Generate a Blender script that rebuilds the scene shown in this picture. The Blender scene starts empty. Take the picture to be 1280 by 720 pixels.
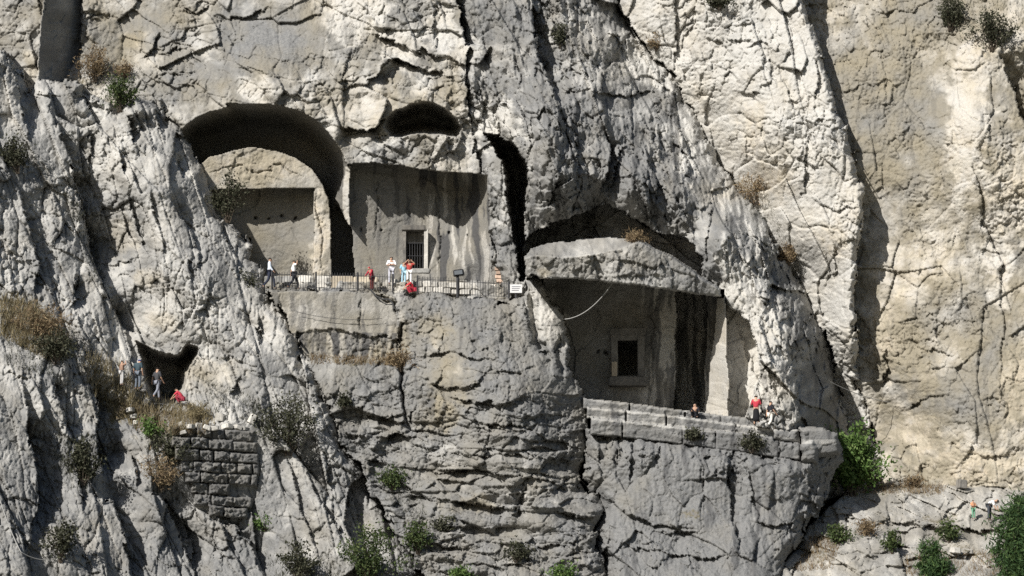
import bpy, bmesh, math, random
import numpy as np
from mathutils import Vector, Matrix

# ------------------------------------------------------------------ camera, world, sun
SC = bpy.context.scene
COL = SC.collection
CAM = np.array([0.0, -130.0, -22.0])
PITCH = math.atan2(22.0, 130.0)
FPX = 2812.0                      # focal length in pixels of a 1280-wide frame
cd = bpy.data.cameras.new('Camera'); cam = bpy.data.objects.new('Camera', cd); COL.objects.link(cam)
cam.location = CAM; cam.rotation_euler = (math.pi/2 + PITCH, 0, 0)
cd.sensor_width = 36.0; cd.lens = 36.0*FPX/1280.0; cd.clip_start = 0.5; cd.clip_end = 3000
SC.camera = cam
SUN = Vector((-0.74, -1.0, 0.84)).normalized()      # towards the sun: front left, about 34 degrees up
W = bpy.data.worlds.new('World'); SC.world = W; W.use_nodes = True
wn = W.node_tree.nodes; wl = W.node_tree.links
sky = wn.new('ShaderNodeTexSky'); sky.sky_type = 'NISHITA'; sky.sun_disc = False
sky.sun_elevation = math.asin(SUN.z)
sky.sun_rotation = math.atan2(SUN.x, SUN.y)
sky.air_density = 1.0; sky.dust_density = 1.0
wn['Background'].inputs['Strength'].default_value = 0.055
wl.new(sky.outputs[0], wn['Background'].inputs[0])
sd = bpy.data.lights.new('Sun', 'SUN'); sd.energy = 5.0; sd.angle = math.radians(0.53); sd.color = (1.0, 0.965, 0.91)
so = bpy.data.objects.new('Sun', sd); COL.objects.link(so); so.location = (-60, -90, 80)
so.rotation_euler = (-SUN).to_track_quat('-Z', 'Y').to_euler()
SC.view_settings.view_transform = 'Standard'; SC.view_settings.look = 'None'
SC.view_settings.exposure = 0.42; SC.view_settings.gamma = 1.0
SC.cycles.use_denoising = False
SC.cycles.max_bounces = 6; SC.cycles.diffuse_bounces = 4

FW = np.array([0, math.cos(PITCH), math.sin(PITCH)]); UP = np.array([0, -math.sin(PITCH), math.cos(PITCH)])
def world(px, py, Y):
    """point at depth Y (metres behind the terrace plane) for a picture position"""
    px = np.asarray(px, float); py = np.asarray(py, float)
    a = (px-640.0)/FPX; b = (360.0-py)/FPX
    ry = FW[1] + UP[1]*b; rz = FW[2] + UP[2]*b
    t = (np.asarray(Y, float)-CAM[1])/ry
    return np.stack([CAM[0]+t*a, CAM[1]+t*ry, CAM[2]+t*rz], -1)
def at(px, py, Y): return Vector(world(px, py, Y).tolist())
MPX = 0.0469                      # metres per picture pixel at the cliff

# ------------------------------------------------------------------ noise
def _h(ix, iy, s):
    n = (ix.astype(np.int64)*374761393 + iy.astype(np.int64)*668265263 + s*1274126177) & 0xFFFFFFFF
    n = ((n ^ (n >> 13))*1274126177) & 0xFFFFFFFF
    n = ((n ^ (n >> 16))*2246822519) & 0xFFFFFFFF
    return (n ^ (n >> 15)) & 0xFFFFFFFF
def rnd(ix, iy, s): return _h(ix, iy, s).astype(np.float64)/4294967295.0
_GA = np.arange(256)*2*np.pi/256; _GX = np.cos(_GA); _GY = np.sin(_GA)
def perlin(u, v, s=0):
    ix = np.floor(u).astype(np.int64); iy = np.floor(v).astype(np.int64)
    fx = u-ix; fy = v-iy
    wx = fx*fx*fx*(fx*(fx*6-15)+10); wy = fy*fy*fy*(fy*(fy*6-15)+10)
    def g(dx, dy):
        k = _h(ix+dx, iy+dy, s) & 255
        return _GX[k]*(fx-dx)+_GY[k]*(fy-dy)
    a = g(0, 0)*(1-wx)+g(1, 0)*wx; b = g(0, 1)*(1-wx)+g(1, 1)*wx
    return (a*(1-wy)+b*wy)*1.5
def fbm(u, v, sc, octv=4, s=0, gain=.5):
    r = 0; a = 1.0; t = 0
    for k in range(octv):
        r = r + a*perlin(u/sc*2**k, v/sc*2**k, s+k*17); t += a; a *= gain
    return r/t
def sstep(a, b, x):
    t = np.clip((x-a)/(b-a), 0, 1); return t*t*(3-2*t)
def facets(u, v, sc, ang=0, asp=1.0, s=0, tilt=2.3, jit=.9, warp=.09):
    """tilted chips: a random plane on every cell; returns height -1..1 and distance to the cell edge"""
    c, n = math.cos(math.radians(ang)), math.sin(math.radians(ang))
    a = (u*c+v*n)/sc; b = (-u*n+v*c)/(sc*asp)
    if warp:
        wa = perlin(a*1.7, b*1.7, s+91); wb = perlin(a*1.7+7.3, b*1.7+3.1, s+92)
        a = a+warp*wa; b = b+warp*wb
    ia = np.floor(a).astype(np.int64); ib = np.floor(b).astype(np.int64)
    f1 = np.full(a.shape, 9.0); f2 = np.full(a.shape, 9.0); hh = np.zeros(a.shape)
    for dx in (-1, 0, 1):
        for dy in (-1, 0, 1):
            cx = ia+dx; cy = ib+dy; k = _h(cx, cy, s)
            r1 = (k & 1023)/1023.0; r2 = ((k >> 10) & 1023)/1023.0; r3 = ((k >> 20) & 1023)/1023.0
            k2 = _h(cx, cy, s+5)
            g1 = (k2 & 1023)/511.5-1; g2 = ((k2 >> 10) & 1023)/511.5-1
            ox = a-(cx+.5+(r1-.5)*jit); oy = b-(cy+.5+(r2-.5)*jit)
            d = np.sqrt(ox*ox+oy*oy)
            better = d < f1
            f2 = np.where(better, f1, np.minimum(f2, d))
            hh = np.where(better, (r3*2-1)*.55+tilt*(g1*ox+g2*oy), hh)
            f1 = np.where(better, d, f1)
    return hh, f2-f1
def ridged(u, v, sc, ang=0, asp=1.0, s=0):
    c, n = math.cos(math.radians(ang)), math.sin(math.radians(ang))
    a = (u*c+v*n)/sc; b = (-u*n+v*c)/(sc*asp)
    return 1-2*np.abs(perlin(a, b, s))

# ------------------------------------------------------------------ picture grid over the rock face
ST = 1.12
gu = np.concatenate([np.arange(-190, -6, 6.0), np.arange(-6, 1287, ST), np.arange(1292, 1480, 6.0)])
gv = np.concatenate([np.arange(-150, -6, 6.0), np.arange(-6, 727, ST), np.arange(732, 880, 6.0)])
U, V = np.meshgrid(gu, gv)
NV, NU = U.shape
WU = 5.5*perlin(U/38, V/38, 1)+2.8*perlin(U/15, V/15, 2)+1.5*perlin(U/6, V/6, 3)
WV = 5.5*perlin(U/38, V/38, 4)+2.8*perlin(U/15, V/15, 5)+1.5*perlin(U/6, V/6, 6)
_f1, _ = facets(U, V, 17, 10, 1.3, 401); _f2, _ = facets(U, V, 17, 10, 1.3, 402); _f3, _ = facets(U, V, 7, 0, 1, 403); _f4, _ = facets(U, V, 7, 0, 1, 404)
LU = .8*WU+2.2*_f1+.8*_f3; LV = .8*WV+2.2*_f2+.8*_f4
D = np.zeros_like(U); R = np.zeros(U.shape, np.int32)
KEEP = np.ones_like(U)                       # how much natural relief a place gets
def box_of(pts, pad):
    p = np.array(pts, float)
    i0 = np.searchsorted(gv, p[:, 1].min()-pad); i1 = np.searchsorted(gv, p[:, 1].max()+pad)
    j0 = np.searchsorted(gu, p[:, 0].min()-pad); j1 = np.searchsorted(gu, p[:, 0].max()+pad)
    return slice(max(i0, 0), max(i1, 1)), slice(max(j0, 0), max(j1, 1))
def seg_near(u, v, a, b):
    dx, dy = b[0]-a[0], b[1]-a[1]; L = dx*dx+dy*dy+1e-9
    t = np.clip(((u-a[0])*dx+(v-a[1])*dy)/L, 0, 1)
    return a[0]+t*dx, a[1]+t*dy, t
def sdf(poly, u, v):
    ins = np.zeros(u.shape, bool); d = np.full(u.shape, 1e9)
    n = len(poly)
    for k in range(n):
        a = poly[k]; b = poly[(k+1) % n]
        qx, qy, t = seg_near(u, v, a, b)
        d = np.minimum(d, (u-qx)**2+(v-qy)**2)
        if a[1] != b[1]:
            c = ((a[1] > v) != (b[1] > v)) & (u < (b[0]-a[0])*(v-a[1])/(b[1]-a[1])+a[0])
            ins ^= c
    d = np.sqrt(d)
    return np.where(ins, d, -d)
def rbf(ctrl, u, v):
    c = np.array(ctrl, float); n = len(c)
    A = np.zeros((n+3, n+3)); dx = c[:, None, :2]-c[None, :, :2]
    A[:n, :n] = np.sqrt((dx**2).sum(-1)+400); A[:n, n] = 1; A[:n, n+1:] = c[:, :2]/100
    A[n, :n] = 1; A[n+1:, :n] = c[:, :2].T/100
    w = np.linalg.solve(A, np.concatenate([c[:, 2], [0, 0, 0]]))
    r = w[n]+w[n+1]*u/100+w[n+2]*v/100
    for k in range(n): r = r+w[k]*np.sqrt((u-c[k, 0])**2+(v-c[k, 1])**2+400)
    return r
def lean(v): return (360-v)*0.008
def layer(rid, poly, ctrl, roll=(0, 0), wob=1.0, slope=True, keep=1.0, front=False):
    """lay a rock body over what is already there: its outline, its depths, its rounded rim"""
    sl = box_of(poly, 14); u, v = U[sl], V[sl]
    A_, B_ = (LU, LV) if wob >= .8 else (WU, WV)
    s = sdf(poly, u+wob*A_[sl], v+wob*B_[sl])
    d = rbf(ctrl, u, v) if len(ctrl) > 3 else np.full(u.shape, float(ctrl[0]))
    if slope: d = d+lean(v)
    if roll[0]: d = d+roll[1]*(1-np.clip(s/roll[0], 0, 1))**2
    m = s > 0
    if front: m &= d < D[sl]
    D[sl] = np.where(m, d, D[sl]); R[sl] = np.where(m, rid, R[sl]); KEEP[sl] = np.where(m, keep, KEEP[sl])
def line_field(pts, pad, wob):
    sl = box_of(pts, pad); u = U[sl]+wob*LU[sl]; v = V[sl]+wob*LV[sl]
    best = np.full(u.shape, 1e9); bx = np.zeros(u.shape); by = np.zeros(u.shape); bt = np.zeros(u.shape)
    n = len(pts)-1
    for k in range(n):
        qx, qy, t = seg_near(u, v, pts[k], pts[k+1]); d = (u-qx)**2+(v-qy)**2
        m = d < best
        best = np.where(m, d, best); bx = np.where(m, u-qx, bx); by = np.where(m, v-qy, by); bt = np.where(m, (k+t)/n, bt)
    return sl, np.sqrt(best), bx, by, bt
def crack(pts, w, dep, wob=.8, rid=None):
    sl, d, bx, by, t = line_field(pts, w*4+14, wob)
    taper = np.clip(4*np.minimum(t, 1-t)+.25, 0, 1)
    g = dep*taper*np.exp(-(d/(w*(.4+.6*taper)))**2)
    if rid is not None: g = np.where(np.isin(R[sl], rid), g, 0)
    D[sl] += g
def fault(pts, dep, L, hint, wob=.8, rid=None):
    """rock on the hint side of the line lies deeper, coming back forward over L pixels"""
    sl, d, bx, by, t = line_field(pts, L*3+14, wob)
    taper = np.clip(3.5*np.minimum(t, 1-t)+.12, 0, 1)
    if hint[1]: dep *= .85; L = L*1.5
    brk = (.35+.65*sstep(-.35, .25, perlin(U[sl]/30, V[sl]/30, 77))) if hint[1] else (.75+.25*perlin(U[sl]/60, V[sl]/60, 77))
    g = np.where(bx*hint[0]+by*hint[1] > 0, dep*taper*brk*np.exp(-d/L), 0)
    if rid is not None: g = np.where(np.isin(R[sl], rid), g, 0)
    D[sl] += g
def bump(x, y, rx, ry, h, ang=0):
    c, n = math.cos(math.radians(ang)), math.sin(math.radians(ang)); m = max(rx, ry)*2
    sl = box_of([(x-m, y-m), (x+m, y+m)], 0); u = U[sl]-x+WU[sl]; v = V[sl]-y+WV[sl]
    a = (u*c+v*n)/rx; b = (-u*n+v*c)/ry
    D[sl] -= h*np.exp(-(a*a+b*b))

# region ids
(BACK, BUTT, RIB, RIGHT, CRAG, BASE, LOWER, BED, SLAB, T1V, T1B, T1N, T2W, T2J, T3W, T3J, RETW, PINN, CLEFT, CAVE, OVAL, SIDE, MAIN2) = range(23)

# ---- back cliff
D[:] = rbf([(-190, -150, 7), (0, 0, 4), (40, 90, 3), (150, 40, 4.5), (150, 130, 2.5), (250, 60, 3.2), (250, 130, 1.2), (330, 120, 0.0), (330, 40, 1.6), (450, 60, .6),
            (430, 160, .1), (470, 110, -.3), (560, 100, -.2), (520, 190, 0.2), (600, 190, .2), (600, 60, .3), (640, 60, 0.0), (500, -60, 1.6), (620, 320, .6), (430, 330, .8), (300, 300, .8),
            (100, 300, 1), (700, -100, 1), (640, 300, 0.5), (640, 420, .5), (900, 300, 4), (1280, 300, 4), (1280, -150, 8), (640, 800, 0), (-190, 800, 0), (1480, 800, 0)], U, V)+lean(V)
# ---- right-hand wall (behind), then the bright rib left of the chasm
layer(RIGHT, [(990, -200), (1500, -200), (1500, 700), (990, 700)],
      [(1000, -150, 6.5), (1040, 0, 6.2), (1055, 110, 4.2), (1075, 200, 3.2), (1095, 260, 4.4), (1100, 330, 4.4), (1092, 400, 4.6), (1092, 460, 5.2), (1110, 540, 6.6), (1130, 600, 4.6),
       (1130, 60, 3.2), (1150, 200, 2.4), (1160, 350, 3.0), (1150, 480, 3.2), (1180, 60, 3.0), (1185, 120, 2.4), (1215, 70, 1.2), (1215, 150, .2), (1240, 230, .3), (1262, 120, .9), (1290, 300, 1.6), (1200, 300, 2.6),
       (1200, 420, 2.4), (1210, 560, 2.0), (1290, 450, 1.3), (1290, 590, 1.4), (1480, -100, 4), (1480, 300, 0), (1480, 700, 0)], wob=0)
RIBR = [(1003, -30), (1004, 0), (1015, 34), (1028, 67), (1038, 111), (1052, 151), (1065, 185), (1070, 218), (1080, 242), (1082, 262), (1073, 314), (1068, 374), (1070, 435), (1074, 482), (1088, 520), (1098, 560), (1106, 612)]
layer(RIB, [(1003, -200)]+RIBR+[(1106, 660), (700, 660), (700, -200)],
      [(720, -100, 5), (760, 0, 7.4), (800, 20, 6.0), (850, 60, 5.2), (900, 60, 3.6), (900, 120, 4.4), (960, 100, 1.9), (1010, 60, 1.0), (860, 150, 7.6), (900, 200, 7.2), (930, 230, 6.4),
       (960, 180, 2.2), (960, 260, 5.4), (1000, 200, 1.3), (1050, 180, 0.9), (1070, 260, 0.9), (1010, 300, 3.0), (1000, 340, 6.2), (1040, 380, 3.6), (1062, 420, 2.2), (1020, 440, 7.4), (1050, 500, 7.4), (1090, 560, 6.6), (1100, 600, 4.5), (1000, -150, 3)],
      roll=(9, 1.2), wob=.8)
# ---- buttress between the tombs, and the outcrop right of the lower tomb
BUTP = [(560, -200), (768, -200), (770, -20), (782, 30), (808, 62), (832, 80), (848, 105), (866, 140), (884, 170), (906, 214), (930, 247), (955, 277), (985, 330), (1005, 372), (1028, 410), (1043, 450), (1053, 500), (1060, 545), (1060, 620), (900, 620), (640, 420), (600, 240), (580, 60)]
layer(BUTT, BUTP,
      [(560, -150, 3), (560, 60, .6), (600, 0, .8), (640, 20, .0), (600, 120, .1), (620, 160, .0), (650, 120, -1.1), (664, 50, -.4), (700, 20, 2.2), (750, 10, 5.2), (686, 140, -3.8), (688, 190, -5.0), (655, 230, -2.2), (735, 100, .4),
       (780, 80, 4.6), (730, 170, -2.6), (760, 170, -1.0), (790, 200, -1.6), (830, 170, 2.4), (840, 130, 5.4), (700, 230, -4.0), (740, 235, -1.8), (790, 240, -2.4), (690, 270, -1.8), (720, 264, -1.4), (755, 255, -.4), (850, 240, -1.2), (800, 275, -.4), (840, 290, .2), (890, 200, 5.0), (865, 230, 1.0), (880, 280, -.6), (905, 290, -2.8), (930, 330, -2.8), (955, 315, -.6), (948, 272, 4.4), (660, 285, -.4),
       (925, 400, -2.4), (945, 420, -3.2), (940, 500, -3.6), (970, 370, -1.6), (995, 430, -2.2), (1002, 500, -2.8), (1006, 540, -2.6), (990, 345, 4.6), (1032, 440, 5.4), (1042, 500, 5.6), (1052, 545, 5.0), (905, 400, -2.0), (905, 510, -2.6), (800, 330, -1.0), (660, 330, -.2), (640, 400, 0)],
      roll=(16, 1.2), wob=1.2)
# ---- dark fin at the far left top
layer(PINN, [(44, 130), (50, 60), (58, -60), (102, -60), (104, 20), (101, 64), (82, 96), (84, 130)], [(50, 0, 0.5), (50, 120, 0.5), (84, 0, 3.4), (84, 120, 3.4), (104, 0, 6.4), (104, 120, 6.0)], wob=.4, keep=.35)

# ---- tomb with the big vault
ARCH = [(225, 165), (232, 158), (246, 148), (262, 139), (284, 134), (280, 130), (330, 130), (352, 132), (372, 138), (388, 146), (402, 158), (416, 172), (428, 188), (434, 204), (436, 222), (434, 250), (429, 285), (424, 352), (225, 352)]
layer(T1V, ARCH, [9.5], roll=(34, -6.5), wob=.35, slope=False, keep=.12)
layer(T1B, [(232, 352), (235, 215), (262, 196), (288, 188), (316, 184), (345, 188), (370, 197), (390, 212), (402, 230), (411, 248), (413, 270), (415, 352)],
      [(240, 200, 4.1), (410, 200, 4.2), (240, 350, 4.1), (415, 350, 4.2)], wob=.25, slope=False, keep=.16)
layer(T1N, [(262, 344), (262, 238), (300, 236), (393, 235), (392, 344)], [(262, 240, 6.0), (375, 240, 6.1), (393, 240, 5.6), (262, 344, 6.0), (380, 344, 6.1), (392, 344, 5.5)], wob=.15, slope=False, keep=.10)
# ---- middle tomb: recess, back wall and jambs
layer(T2W, [(435, 205), (470, 204), (500, 207), (520, 211), (560, 215), (609, 218), (611, 250), (613, 352), (430, 352), (434, 260)],
      [(430, 210, 3.7), (480, 280, 4.2), (590, 210, 4.3), (599, 230, 4.2), (612, 230, 1.9), (430, 350, 3.7), (590, 350, 4.3), (597, 350, 4.2), (613, 350, 1.7)], wob=.25, slope=False, keep=.10)
layer(T2J, [(431, 208), (438, 206), (438, 240), (437, 292), (430, 352), (424, 352), (427, 290), (429, 240)], [(424, 210, 3.0), (438, 210, 2.6), (424, 350, 3.0), (438, 350, 2.9)], wob=.4, slope=False, keep=.3)
layer(T1V, [(415, 347), (414, 268), (420, 256), (427, 266), (433, 279), (439, 286), (443, 347)], [9.0], wob=.3, slope=False, keep=.2)
layer(CLEFT, [(606, 166), (628, 172), (648, 184), (657, 202), (660, 222), (657, 250), (656, 300), (657, 352), (650, 352), (644, 318), (639, 280), (636, 240), (630, 208), (618, 186)], [9.5], roll=(12, -6), wob=.8, slope=False, keep=.3)
layer(OVAL, [(483, 161), (485, 148), (495, 137), (513, 129), (535, 128), (556, 135), (571, 147), (577, 161), (571, 173), (560, 172), (545, 169), (530, 166), (515, 168), (500, 172), (487, 171)], [8.5], roll=(18, -5.5), wob=.45, slope=False, keep=.3)
# ---- lower tomb under the slab
layer(SIDE, [(905, 380), (920, 390), (937, 402), (949, 440), (950, 470), (938, 500), (932, 522), (908, 522)], [(905, 385, -1.0), (950, 400, -1.4), (908, 522, -1.8), (940, 520, -2.0)], wob=.5, slope=False, keep=.25)
layer(T3W, [(664, 340), (700, 336), (770, 344), (860, 356), (905, 362), (906, 380), (911, 530), (720, 530), (690, 430), (676, 380)],
      [(664, 340, -.5), (684, 345, 3.0), (712, 350, 3.6), (840, 350, 3.4), (905, 350, 3.4), (700, 500, 3.2), (725, 520, 3.5), (840, 520, 3.4), (911, 520, 3.4), (690, 430, 3.0)], wob=.3, slope=False, keep=.12)
layer(T3W, [(846, 360), (884, 364), (880, 530), (843, 530)], [8.0], wob=.4, slope=False, keep=.2)
layer(T3J, [(896, 372), (906, 372), (909, 440), (912, 524), (882, 524), (889, 450)], [(880, 380, 1.5), (894, 372, -.4), (906, 372, -2.9), (874, 524, -.4), (890, 524, -1.8), (912, 524, -3.6)], wob=.35, slope=False, keep=.22)
DOORS = [(T2W, [(507, 289), (530, 289), (530, 335), (507, 335)], 8.0), (T3W, [(772, 424), (797, 426), (797, 470), (773, 469)], 8.5)]
for rid_, poly_, dep_ in DOORS: layer(rid_, poly_, [dep_], wob=0, slope=False, keep=.2)
# pocket under the buttress
layer(CLEFT, [(656, 304), (660, 293), (694, 277), (717, 271), (734, 262), (757, 257), (775, 260), (800, 280), (816, 288), (851, 297), (876, 318), (880, 345), (845, 345), (656, 330)], [(650, 300, 5), (720, 270, 4.5), (800, 290, 4.0), (860, 305, 2.6), (650, 330, 5), (860, 330, 2.6)], wob=.8, slope=False, keep=1.3)
layer(SLAB, [(655, 322), (664, 311), (690, 303), (725, 299), (762, 295), (796, 299), (815, 309), (842, 322), (862, 336), (884, 350), (900, 361), (901, 367), (862, 363), (815, 356), (770, 350), (720, 344), (680, 345), (660, 341)],
      [(655, 318, -3.6), (690, 303, -.6), (725, 299, -.2), (762, 296, -.8), (796, 300, -2.2), (700, 318, -4.7), (740, 317, -5.1), (770, 310, -5.0), (680, 343, -4.4), (720, 340, -4.8), (770, 348, -4.9), (815, 354, -4.6), (862, 360, -4.1), (899, 365, -3.3), (842, 322, -3.0), (815, 309, -2.8), (884, 351, -3.0), (800, 322, -5.0), (850, 343, -4.4)], wob=.6, slope=False, keep=.8)
layer(SLAB, [(655, 323), (668, 317), (700, 320), (740, 318), (772, 310), (798, 302), (815, 310), (842, 323), (862, 337), (884, 351), (900, 361), (903, 371), (862, 367), (815, 360), (770, 354), (720, 349), (680, 349), (658, 346)],
      [(655, 323, -5.0), (700, 320, -5.8), (772, 310, -6.3), (842, 323, -5.8), (900, 361, -4.6), (680, 345, -5.1), (770, 350, -6.0), (862, 363, -5.2), (901, 367, -4.4)], roll=(2.5, .3), wob=.3, slope=False, keep=.9)
# ---- rock below the terrace
BASEP = [(330, 363), (380, 362), (440, 364), (480, 365), (500, 368), (560, 370), (620, 373), (650, 374), (656, 352), (664, 346), (676, 352), (686, 374), (704, 390), (708, 405), (708, 455), (722, 472), (731, 490), (736, 515), (733, 545), (735, 570), (724, 600), (730, 610), (748, 614), (752, 636), (742, 660), (748, 690), (768, 740), (760, 900), (300, 900)]
layer(BASE, BASEP,
      [(330, 365, -1.6), (420, 365, -1.6), (498, 367, -1.8), (340, 440, -1.6), (420, 440, -1.6), (498, 440, -1.8), (560, 372, -2.0), (620, 374, -2.0), (655, 376, -2.0), (664, 350, -1.2), (690, 385, -2.0), (700, 420, -2.4), (560, 420, -3.4), (620, 420, -3.8), (660, 440, -3.8),
       (520, 440, -2.4), (580, 470, -5.0), (645, 490, -5.8), (690, 490, -4.2), (725, 510, -2.4), (730, 570, -2.8), (630, 560, -6.2), (690, 570, -4.8), (560, 540, -3.8), (420, 470, -2.8), (500, 470, -2.8), (450, 530, -3.0), (480, 570, -3.4), (440, 600, -4.2),
       (600, 620, -5.0), (700, 620, -4.8), (740, 640, -4.8), (520, 650, -5.2), (620, 690, -6.2), (720, 690, -6.2), (500, 720, -6.8), (600, 780, -8.5), (740, 780, -8), (400, 700, -6), (400, 880, -12), (740, 880, -12)], roll=(14, .9), wob=.9)
layer(RETW, [(330, 366), (380, 364), (440, 365), (478, 366), (494, 372), (497, 446), (380, 446), (330, 446)], [(330, 366, -1.62), (497, 366, -1.72), (330, 446, -1.72), (497, 446, -1.80)], wob=.2, slope=False, keep=.10)
layer(RETW, [(372, 418), (392, 411), (425, 410), (438, 415), (455, 418), (468, 425), (484, 421), (498, 424), (498, 447), (372, 447)], [(372, 410, -1.42), (498, 410, -1.5), (372, 447, -1.55), (498, 447, -1.6)], wob=.8, slope=False, keep=.45)
# ---- rock below the steps
layer(MAIN2, [(730, 538), (748, 540), (800, 546), (857, 553), (914, 561), (992, 571), (1012, 562), (1050, 545), (1053, 560), (1046, 590), (1034, 625), (1012, 662), (992, 690), (966, 740), (966, 900), (775, 900), (768, 742), (749, 692), (743, 662), (752, 638), (749, 617), (727, 604), (734, 574), (734, 548)],
      [(735, 545, -4.4), (760, 545, -5.0), (800, 552, -5.6), (900, 566, -5.8), (992, 575, -5.4), (1040, 560, -3.6), (1045, 590, -3.2), (745, 620, -4.4), (765, 600, -5.0), (800, 620, -5.6), (900, 630, -6.0), (1000, 640, -5.0), (1025, 620, -3.8),
       (760, 660, -5.0), (780, 690, -6.0), (850, 690, -7.0), (920, 690, -7.4), (980, 690, -6.2), (800, 740, -8.4), (940, 740, -9.4), (800, 880, -13), (960, 880, -14)], roll=(22, 1.8), wob=.9)
def lerp(pts, x):
    for (x0, y0), (x1, y1) in zip(pts, pts[1:]):
        if x <= x1: return y0+(y1-y0)*max(0, (x-x0))/(x1-x0)
    return pts[-1][1]

# ---- broad steps cut below the lower tomb, block by block
rng = random.Random(7)
C0 = [(731, 497.5), (800, 506), (866, 514.5), (945, 524)]; C1 = [(735, 509), (812, 516), (866, 522.5), (965, 536)]; C2 = [(738, 521.5), (818, 530), (869, 536), (961, 545), (1000, 551)]; C3 = [(748, 541), (857, 554), (914, 562), (996, 573)]
STEP_IDS = []
def block(ids, poly, Y, slant=0.0, roll=(2.6, .16), wob=.22, keep=1.0, tilt=0.0):
    ids.append(100+len(ids) if ids is STEP_IDS else 300+len(ids)); x0 = poly[0][0]; y0 = poly[0][1]
    layer(ids[-1], poly, [(x0, y0, Y), (x0+50, y0, Y+50*slant), (x0, y0+30, Y+30*.006+tilt), (x0+50, y0+30, Y+50*slant+30*.006)], roll=roll, wob=wob, slope=False, keep=keep)
for top, bot, Y0, x0, x1 in ((C0, C1, -4.6, 729, 946), (C1, C2, -5.5, 733, 968), (C2, C3, -6.4, 738, 1000)):
    x = x0
    while x < x1-6:
        w = rng.uniform(38, 100); xe = min(x+w, x1)
        if x1-xe < 12: xe = x1
        r_ = [rng.uniform(-.25, .25) for _ in range(4)]
        block(STEP_IDS, [(x+.35, lerp(top, x)+r_[0]), ((x+xe)/2, lerp(top, (x+xe)/2)+r_[1]), (xe-.35, lerp(top, xe)+r_[2]), (xe-.35+r_[3], lerp(bot, xe)+2), (x+.35+r_[1], lerp(bot, x)+2)], Y0+rng.uniform(-.05, .05), rng.uniform(-.002, .002), (1.8, .16), .12)
        x = xe
for poly, Y0 in (([(966, 537), (998, 536), (998, 552), (968, 550)], -6.1), ([(998, 534), (1030, 536), (1050, 540), (1052, 566), (1020, 572), (1000, 560)], -6.6), ([(998, 553), (1018, 552), (1024, 580), (1000, 576)], -7.0)): block(STEP_IDS, poly, Y0, .01, (6, .5), .6)
# ---- bedrock slope at the lower right
layer(BED, [(1020, 650), (1040, 630), (1060, 614), (1085, 607), (1110, 604), (1160, 605), (1220, 609), (1280, 612), (1500, 620), (1500, 900), (930, 900), (962, 735), (985, 700)],
      [(1085, 607, 2.0), (1160, 605, .4), (1220, 609, 0), (1280, 612, -.8), (1480, 620, -2), (1040, 632, -2.4), (1030, 660, -4.2), (1000, 690, -6.4), (1100, 625, -1.6), (1150, 625, -1.8), (1200, 625, -1.8), (1280, 630, -2.4), (1110, 650, -4.2), (1190, 650, -4.2), (1280, 655, -4.6), (1060, 690, -7.6), (1130, 690, -8.0), (1200, 690, -7.4), (1280, 700, -7.5), (980, 720, -9.4), (1100, 730, -11), (1280, 740, -11.5), (1000, 880, -18), (1480, 880, -19)], roll=(3, .2), wob=.6, slope=False, keep=.9)
# ---- crag in front on the left
CRAGP = [(-220, 20), (-60, 40), (0, 58), (9, 64), (16, 84), (28, 96), (34, 118), (45, 103), (76, 99), (84, 100), (98, 101), (104, 120), (120, 124), (140, 128), (150, 140), (166, 124), (188, 128), (200, 130), (212, 150), (226, 164), (240, 184), (252, 206), (262, 236), (270, 262), (292, 282), (310, 300), (318, 322), (330, 345), (338, 372), (352, 388), (372, 425), (384, 455), (392, 480), (410, 508), (428, 552), (446, 585), (458, 606), (474, 630), (488, 656), (512, 690), (530, 722), (620, 900), (-220, 900)]
layer(CRAG, CRAGP,
      [(-190, 40, -8), (0, 70, -3), (10, 68, -2.6), (30, 130, -2.2), (60, 105, -1.0), (100, 105, -.4), (130, 128, -.2), (190, 130, 1.6), (212, 152, 1.9), (252, 206, 2.0), (262, 240, 1.8), (300, 292, 1.2), (330, 350, -.2),
       (150, 200, -1.4), (220, 230, -1.0), (100, 200, -1.6), (50, 200, -3.2), (10, 200, -5), (200, 300, -2.6), (260, 340, -3.0), (120, 300, -2.0), (80, 300, -4.2), (30, 300, -6.2), (200, 390, -3.6), (150, 400, -3.2), (110, 400, -6.0), (30, 400, -8.6),
       (340, 420, -3.8), (384, 460, -3.9), (300, 450, -4.6), (260, 480, -4.6), (230, 500, -4.8), (190, 505, -5.4), (150, 490, -7.0), (240, 525, -6.4), (300, 520, -6.2), (350, 520, -5.6), (400, 510, -4.6), (110, 470, -8.4), (60, 480, -11), (10, 500, -13),
       (330, 600, -6.6), (400, 600, -6.2), (446, 600, -5.4), (260, 600, -7.0), (215, 560, -7.6), (180, 580, -9.0), (120, 580, -11.4), (60, 590, -13.6), (10, 600, -15.2), (330, 680, -8.4), (420, 680, -8.0), (505, 690, -7.0), (240, 670, -9.4), (170, 680, -12.4), (100, 680, -14.6), (20, 690, -17.4), (-190, 400, -15), (-190, 720, -22), (200, 880, -18), (500, 880, -14)],
      roll=(20, 1.6), wob=1.1, slope=False)
layer(CAVE, [(172, 424), (180, 428), (190, 436), (206, 440), (222, 440), (236, 430), (250, 434), (246, 448), (236, 466), (232, 484), (222, 504), (196, 506), (184, 488), (177, 460), (172, 440)], [2.0], roll=(16, -6), wob=.7, slope=False, keep=.4)

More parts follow.
